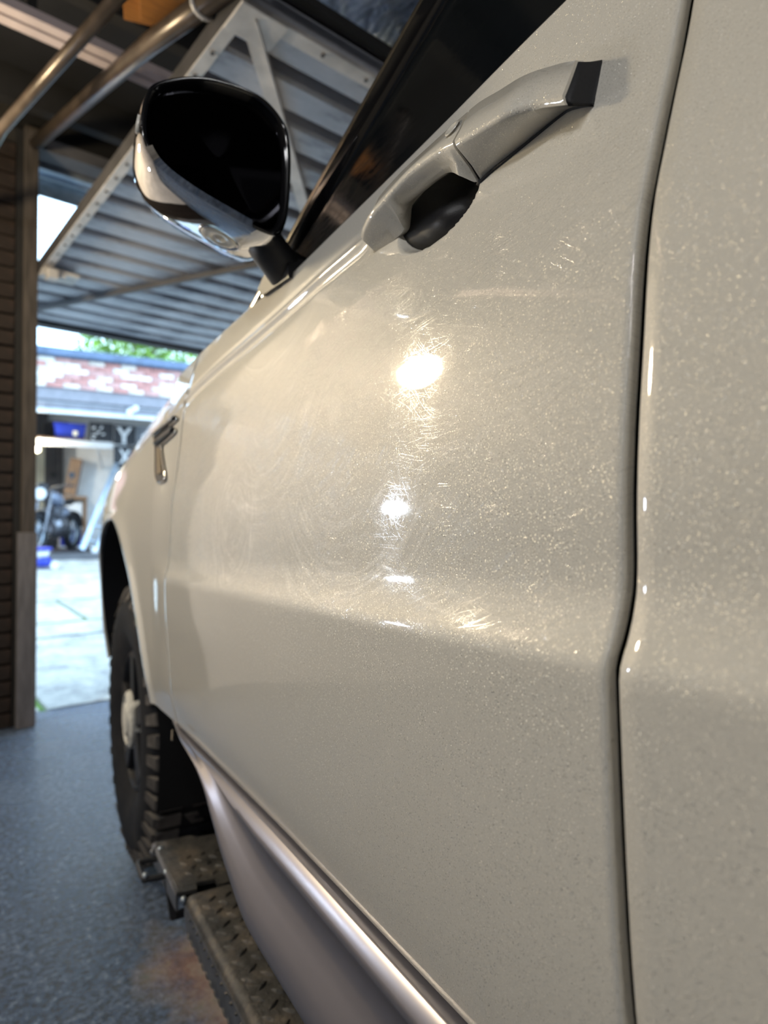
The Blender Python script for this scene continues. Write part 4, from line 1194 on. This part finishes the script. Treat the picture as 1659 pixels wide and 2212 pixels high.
obj('roof', loft([[(lambda p, s: (p[0] + (1.88 - 2 * p[0]) * s, p[1], p[2] + .035 * (4 * s * (1 - s)) ** .6))(pil_pt(k, 0, .0), s) for s in np.linspace(0, 1, 16)] for k in kr], False), M_PAINT, car, FC, smooth=True, center=False)
obj('cowl', box(.09, 1.79, 1.00, 1.36, 1.33, 1.385, .01), M_PLAST, car, FC)
obj('headlining', box(.25, 1.63, -1.3, .3, 1.80, 1.83), M_WALL, car, FC)

# --- wing mirror
mo = spline([(-.138, 1.545), (-.124, 1.570), (-.077, 1.594), (-.030, 1.601), (.012, 1.596), (.040, 1.574), (.050, 1.546), (.051, 1.500), (.045, 1.440), (.030, 1.413), (.008, 1.412), (-.035, 1.425), (-.085, 1.443), (-.122, 1.463), (-.139, 1.487), (-.1425, 1.512)], 6)
mo = np.array(mo); MN = len(mo); mc_ = np.array([-.045, 1.505])
YM = .80
def mring(y, s, dx=0, dz=0, squash=0):
    q = mc_ + (mo - mc_) * s
    return [(p[0] + dx, y, p[1] + dz - squash * max(0, p[1] - mc_[1])) for p in q]
secs = [(YM - .002, .965, 0, 0, 0), (YM - .004, .985, 0, 0, 0), (YM, 1.0, 0, 0, 0), (YM + .02, 1.012, 0, 0, .01), (YM + .06, 1.005, .002, .002, .06), (YM + .10, .97, .004, .006, .16), (YM + .135, .89, .009, .010, .28), (YM + .157, .73, .015, .014, .38), (YM + .168, .46, .020, .018, .4), (YM + .171, .12, .024, .020, .4)]
R_ = [mring(*s) for s in secs]
low = [k for k in range(MN) if 50 <= k <= 94]       # lower rim, round to the outer side
up = [k for k in range(MN) if k not in low]
V, Fs = loft(R_, True, True)
sh_f, ch_f = [], []
for f in Fs:
    if len(f) > 4: sh_f.append(f); continue
    ks = [i % MN for i in f]; row = min(f) // MN
    (ch_f if (all(50 <= k <= 89 for k in ks) and row >= 1) else sh_f).append(f)
def used(V, Fs):
    ids = sorted({i for f in Fs for i in f}); mp_ = {a: b for b, a in enumerate(ids)}
    return [V[i] for i in ids], [tuple(mp_[i] for i in f) for f in Fs]
wm = obj('wing_mirror', used(V, [f for f in sh_f if len(f) == 4]), M_BLACK, car, FC, smooth=True, center=False)
cv = used(V, ch_f)
obj('chrome_cover', ([(x, y, z - .0015) for x, y, z in cv[0]], cv[1]), M_CHROME, wm, FC, smooth=True, center=False)
obj('bezel', loft([mring(YM - .004, .985), mring(YM - .006, .955), mring(YM - .002, .925), mring(YM + .012, .905)], True, False), M_BLACK, wm, FC, smooth=True, center=False)
obj('mirror_glass', loft([mring(YM + .010, .91), mring(YM + .012, .5), mring(YM + .0125, .02)], True, False), M_MIRROR, wm, FC, smooth=True, center=False)
lowlip = [mring(YM - .0048 - .0022 * i, 1.0 - .024 * i, 0, -.0008) for i in range(4)]
vl, fl2 = loft([[r[k] for k in range(62, 84)] for r in lowlip], False)
obj('chrome_lip', ([(x, y, z) for x, y, z in vl], fl2), M_CHROME, wm, FC, smooth=True, center=False)
# approach lamp set in the underside
def under(x, y):
    best = None
    for s in secs[2:8]:
        pass
    t = (y - YM) / .105
    zl = np.interp(x, [-.139, -.122, -.085, -.035, .008, .03], [1.487, 1.463, 1.443, 1.425, 1.412, 1.413])
    sc_ = np.interp(y, [s[0] for s in secs[2:]], [s[1] for s in secs[2:]]); dz_ = np.interp(y, [s[0] for s in secs[2:]], [s[3] for s in secs[2:]])
    return mc_[1] + (zl - mc_[1]) * sc_ + dz_
LX, LY = -.028, YM + .062
lz = under(LX, LY)
nx = np.array([-.30, 0, -.95]); nx /= np.linalg.norm(nx)
ux = np.array([.95, 0, -.30]); uy = np.array([0, 1.0, 0])
def disc(prof, n=24):
    rg = [[tuple(np.array([LX, LY, lz]) + ux * r * 1.25 * cos(a) + uy * r * sin(a) + nx * h) for a in np.linspace(0, 2 * pi, n + 1)[:-1]] for r, h in prof]
    return loft(rg, True, True)
obj('lamp_bezel', disc([(.024, .0), (.024, .0022), (.0215, .0030), (.0205, .0018)]), M_CHROME, wm, FC, smooth=True, center=False)
obj('approach_lamp', disc([(.0205, .001), (.017, .0035), (.010, .0040), (.009, .0028), (.006, .0028), (.0055, .0045), (.001, .0048)]), M_LENS, wm, FC, smooth=True, center=False)
arm = [(.012, .845, 1.440, .030, .028), (.028, .850, 1.428, .034, .030), (.048, .858, 1.412, .036, .028), (.066, .868, 1.400, .040, .026), (.085, .878, 1.396, .046, .028)]
obj('mirror_arm', loft([[(x + .35 * hz * sin(a) * .5, y + wy * cos(a), z + hz * sin(a)) for a in np.linspace(0, 2 * pi, 17)[:-1]] for x, y, z, wy, hz in arm]), M_PLAST, wm, FC, smooth=True, center=False)
obj('arm_base', loft([[(float(surf(y, float(ztop(y)))) - d, y, float(ztop(y)) + z) for y, z in ((.825, -.010), (.93, -.004), (.95, .012), (.90, .035), (.83, .022))] for d in (.008, -.02)]), M_PLAST, wm, FC, center=False)
obj('repeater_lamp', tube([(-.1405, .806, 1.527), (-.142, .812, 1.517), (-.1425, .812, 1.508)], .004, 8), M_LENS, wm, FC, smooth=True)

# --- fender vent
def fpt(y, z, off): return (float(surf(y, z)) + off, y, z)
vo = spline([(1.5854, 1.2671), (1.4749, 1.2702), (1.3796, 1.2720), (1.3460, 1.2624), (1.385, 1.2596), (1.4223, 1.2575), (1.3751, 1.2494), (1.3534, 1.2364), (1.4347, 1.2286), (1.4679, 1.2221), (1.4209, 1.1777), (1.3878, 1.1454), (1.4101, 1.1381), (1.4678, 1.148), (1.5112, 1.1883), (1.5584, 1.2405)], 4)
def poly_plate(P, o0, o1):
    n = len(P)
    V = [fpt(p[0], p[1], o0) for p in P] + [fpt(p[0], p[1], o1) for p in P]
    return V, [tuple(range(n)), tuple(range(2 * n - 1, n - 1, -1))] + [(k, (k + 1) % n, n + (k + 1) % n, n + k) for k in range(n)]
vt = obj('fender_vent', poly_plate(vo, -.0035, .004), M_PLAST, ff, FC, center=False)
def strip(a, b, w, o, n=12):
    A = []
    for t in np.linspace(0, 1, n):
        y = a[0] + (b[0] - a[0]) * t; z = a[1] + (b[1] - a[1]) * t
        A.append([fpt(y, z + dz, oo) for dz, oo in ((-w, -.003), (-w * .9, o * .8), (0, o), (w * .9, o * .8), (w, -.003))])
    return loft(A)
obj('vent_blade', strip((1.352, 1.2665), (1.57, 1.2625), .0042, -.013), M_BLACK, ff, FC, smooth=True, center=False)
obj('vent_blade', strip((1.360, 1.2435), (1.535, 1.2375), .0042, -.013), M_BLACK, ff, FC, smooth=True, center=False)
obj('vent_mesh', poly_plate([(1.5130, 1.2264), (1.4703, 1.2189), (1.4185, 1.160), (1.4613, 1.160)], -.006, .0), M_GOLDM, ff, FC, center=False)
rb_ = spline([fpt(y, z, -.004) for y, z in vo[::2]], 2)
obj('vent_rim', tube(rb_, .0016, 6, closed=True), M_CHROME, ff, FC, smooth=True, center=False)

# --- front wheel
WC = (0, 2.10, .486); WR = .406
wx0 = .030
prof = [(.030, .20), (.012, .23), (.0, .27), (-.004, .31), (.0, .345), (.012, .375), (.030, .394), (.055, .399), (.20, .399), (.225, .394), (.243, .375), (.255, .345), (.258, .31), (.25, .25), (.225, .20)]
tyre = obj('front_wheel', lathe([(t + wx0, r) for t, r in prof], 96, 'x', WC), M_TYRE, car, FC, smooth=True)
def lug_mesh(x0, x1, r0, r1, a0, a1, sk=0.0):
    V = []
    for r in (r0, r1):
        for a, x in ((a0, x0), (a1, x0 + sk), (a1 + .0, x1 + sk), (a0, x1)):
            V.append((WC[0] + x, WC[1] + r * cos(a), WC[2] + r * sin(a)))
    return V, [(0, 3, 2, 1), (4, 5, 6, 7), (0, 1, 5, 4), (1, 2, 6, 5), (2, 3, 7, 6), (3, 0, 4, 7)]
NL = 46
for k in range(NL):
    a = 2 * pi * k / NL
    long_ = k % 2
    rt = WR + .001
    # shoulder lug reaching down the sidewall
    v1 = lug_mesh(wx0 + .026, wx0 + .082, .380, rt, a + .012, a + .098)
    V = v1[0] + [(WC[0] + wx0 + x, WC[1] + r * cos(b), WC[2] + r * sin(b)) for r, x in ((.352 if long_ else .366, -.001), ) for b in (a + .02, a + .09)] + \
        [(WC[0] + wx0 + .014, WC[1] + (WR - .006) * cos(b), WC[2] + (WR - .006) * sin(b)) for b in (a + .016, a + .094)]
    Fq = v1[1] + [(8, 9, 11, 10), (10, 11, 5, 4), (8, 10, 4, 0), (9, 5, 11), (9, 1, 5), (8, 0, 1, 9)]
    obj('tread_lug', (V, Fq), M_LUG, tyre, FC)
    obj('tread_lug', lug_mesh(wx0 + .090, wx0 + .125, .39, rt, a + .03, a + .105, .02), M_LUG if k % 3 else M_TYRE, tyre, FC)
    obj('tread_lug', lug_mesh(wx0 + .135, wx0 + .172, .39, rt, a - .01, a + .07, -.02), M_TYRE, tyre, FC)
    obj('tread_lug', lug_mesh(wx0 + .180, wx0 + .232, .385, rt, a + .02, a + .10), M_LUG if k % 2 else M_TYRE, tyre, FC)
rim = obj('rim', lathe([(.030, .205), (.022, .200), (.020, .192), (.06, .180), (.20, .175), (.20, .165), (.07, .165), (.05, .06), (.035, .045), (.03, .0)], 60, 'x', (wx0, WC[1], WC[2])), M_PLAST, tyre, FC, smooth=True, sharp=40)
for k in range(5):
    a = 2 * pi * k / 5 + .3
    obj('spoke', bar((wx0 + .030, WC[1] + .04 * cos(a), WC[2] + .04 * sin(a)), (wx0 + .028, WC[1] + .19 * cos(a), WC[2] + .19 * sin(a)), .055, .02, (1, 0, 0), .004), M_PLAST, tyre, FC)
obj('hub_cap', lathe([(.035, .088), (.012, .084), (.006, .072), (.012, .066), (.006, .060), (.012, .052), (.002, .046), (.0, .0)], 24, 'x', (wx0, WC[1] + .03, WC[2] - .005)), M_WHITE_RUB, tyre, FC, smooth=True, sharp=30)
obj('brake_disc', tube([(wx0 + .10, WC[1], WC[2]), (wx0 + .125, WC[1], WC[2])], .16, 36), M_ALLOY, tyre, FC)
# axle parts glimpsed behind the tyre
obj('lower_arm', join(tube([(.26, 2.08, .38), (.42, 1.80, .42), (.50, 1.62, .46)], [.03, .026, .03], 10), tube([(.26, 2.08, .38), (.45, 2.3, .42)], .028, 10)), M_ALLOY, car, FC, smooth=True)
obj('steering_knuckle', lathe([(0, 0), (0, .07), (.06, .06), (.10, .035), (.22, .03), (.22, 0)], 16, 'x', (wx0 + .20, WC[1], WC[2])), M_ALLOY, car, FC, smooth=True)
obj('arch_stay', tube([(.050, 1.47, .622), (.062, 1.55, .60), (.085, 1.64, .575), (.11, 1.66, .54)], .010, 8), M_ALLOY, car, FC, smooth=True)
obj('tow_bracket', box(.10, .14, 1.40, 1.46, .50, .53, .004), M_ALLOY, car, FC)

# --- step board
SZ = .358
stp = empty('step_assembly', (0, 0, 0), FC)
bpy.data.objects.remove(stp)
def rounded_flange(y0, y1, x_in, x_out, z, drop, r=.014, t=.004):
    sec = [(x_in, z)] + [(x_out + r - r * sin(a), z - r + r * cos(a)) for a in np.linspace(0, pi / 2, 6)] + [(x_out + .004, z - drop)]
    inn = [(x + t * .8, q - t) if i else (x, q - t) for i, (x, q) in enumerate(sec)][::-1]
    return sec + inn
s1 = rounded_flange(0, 0, .34, .012, SZ, .062)
def sec_y(sec, ya, yb, cut=None): return loft([[(x, y, z) for x, z in sec] for y in (ya, yb)])
step = obj('step_board', sec_y(s1, -1.35, 1.252, None), M_TREAD, car, FC, smooth=True, center=False, sharp=50)
obj('outer_flange', loft([[(.0105 - .0012, y, z) if z > SZ - .06 else (.0125, y, z) for z in (SZ - .014, SZ - .03, SZ - .06, SZ - .064)] + [(.017, y, SZ - .064), (.017, y, SZ - .014)] for y in np.linspace(-1.35, 1.253, 20)]), M_FLANGE, step, FC, center=False)
obj('end_flange', loft([[(.012 + .3 * t, 1.2525 - .0 * t, SZ - .004), (.014 + .3 * t, 1.2525, SZ - .066)] for t in np.linspace(0, 1, 5)], False), M_PLAST, step, FC, center=False)
fp = obj('front_tread_plate', prism([(.0, 1.272), (.036, 1.266), (.040, 1.290), (.075, 1.284), (.075, 1.262), (.34, 1.225), (.34, 1.44), (.09, 1.488), (.08, 1.502), (.004, 1.512)], SZ + .001, SZ - .006, 2), M_TREAD, step, FC, center=False)
obj('plate_edge', loft([[(.004 - .004 * 0, y, SZ + .002), (-.001, y, SZ - .004), (-.001, y, SZ - .034), (.004, y, SZ - .034)] for y in (1.275, 1.509)]), M_FLANGE, step, FC, center=False)
# raised lozenges: two directions alternating, on tread, bend and flange
LVs, LFs = [], []
def lozenge(cx, cy, ang, fn, L=.0125, W=.0034, H=.0030):
    b0 = len(LVs)
    ca, sa = cos(ang), sin(ang)
    P = [(-1, 0, 0), (-.55, -.8, .0), (0, -1, 0), (.55, -.8, 0), (1, 0, 0), (.55, .8, 0), (0, 1, 0), (-.55, .8, 0), (-.6, 0, .8), (0, -.35, 1), (.6, 0, .8), (0, .35, 1)]
    for u, v, h in P:
        uu, vv = u * L, v * W
        LVs.append(fn(cx + uu * ca - vv * sa, cy + uu * sa + vv * ca, h * H))
    for f in ((0, 1, 8), (1, 2, 9, 8), (2, 3, 10, 9), (3, 4, 10), (4, 5, 10), (5, 6, 11, 10), (6, 7, 8, 11), (7, 0, 8), (8, 9, 10, 11)):
        LFs.append(tuple(i + b0 for i in f))
topf = lambda x, y, h: (x, y, SZ + h)
topf2 = lambda x, y, h: (x, y, SZ + .001 + h)
i = 0
for iy in range(-2, 58):
    for ix in range(10):
        x = .036 + ix * .0300 + (.0150 if iy % 2 else 0)
        y = .10 + iy * .0228
        if x > .33 or (1.225 < y < 1.295): continue
        if y > 1.495 - .05 * x / .3: continue
        a = radians(38) if iy % 2 else radians(-52)
        lozenge(x, y, a, topf if y < 1.25 else topf2, .0125 if y < 1.25 else .0105, .0034, .0032 if y < 1.25 else .0026)
flf = lambda s, y, h: (.0093 - h, y, SZ - .014 - s)
for iy in range(46):
    y = .1 + iy * .0245
    lozenge(.006, y + .004, radians(62), flf, .0095, .003, .0022)
    lozenge(.040, y + .015, radians(115), flf, .0085, .003, .0022)
tp = obj('tread_pattern', (LVs, LFs), M_TREAD, step, FC, smooth=False, center=False); tp['kind'] = 'stuff'
# folding foothold loop and its lugs
hz = SZ - .012
obj('foot_loop', tube(spline([(.004, 1.375, hz), (-.030, 1.380, hz), (-.0385, 1.388, hz), (-.0375, 1.455, hz), (-.028, 1.462, hz), (.010, 1.458, hz)], 5, False), .0062, 10), M_PLAST, step, FC, smooth=True)
obj('loop_stay', tube([(-.002, 1.475, hz), (-.006, 1.482, hz + .006), (.006, 1.490, hz + .010)], .005, 8), M_FLANGE, step, FC, smooth=True)
for p in ((.002, 1.376, SZ - .008), (.006, 1.459, SZ - .008), (.010, 1.476, SZ - .004), (-.0365, 1.385, SZ - .008), (.010, 1.262, SZ - .012)):
    obj('loop_bolt', tube([p, (p[0], p[1] - .004, p[2] + .006)], .0055, 8), M_ALU, step, FC, smooth=True)
obj('slot_shade_plate', box(.015, .30, 1.20, 1.34, SZ - .03, SZ - .024), M_DARK, step, FC)  # dark plate added so the slot reads as shade, hiding the lit floor
for y in (.1, 1.10, 1.38):
    obj('step_bracket', join(box(.10, .36, y, y + .05, SZ - .05, SZ - .012, .004), box(.32, .36, y, y + .05, SZ - .05, .56, .004)), M_PLAST, step, FC)
obj('loop_arm', join(bar((.004, 1.372, SZ - .02), (.006, 1.330, SZ - .075), .012, .010), bar((.004, 1.34, SZ - .075), (.05, 1.34, SZ - .075), .012, .012)), M_PLAST, step, FC)
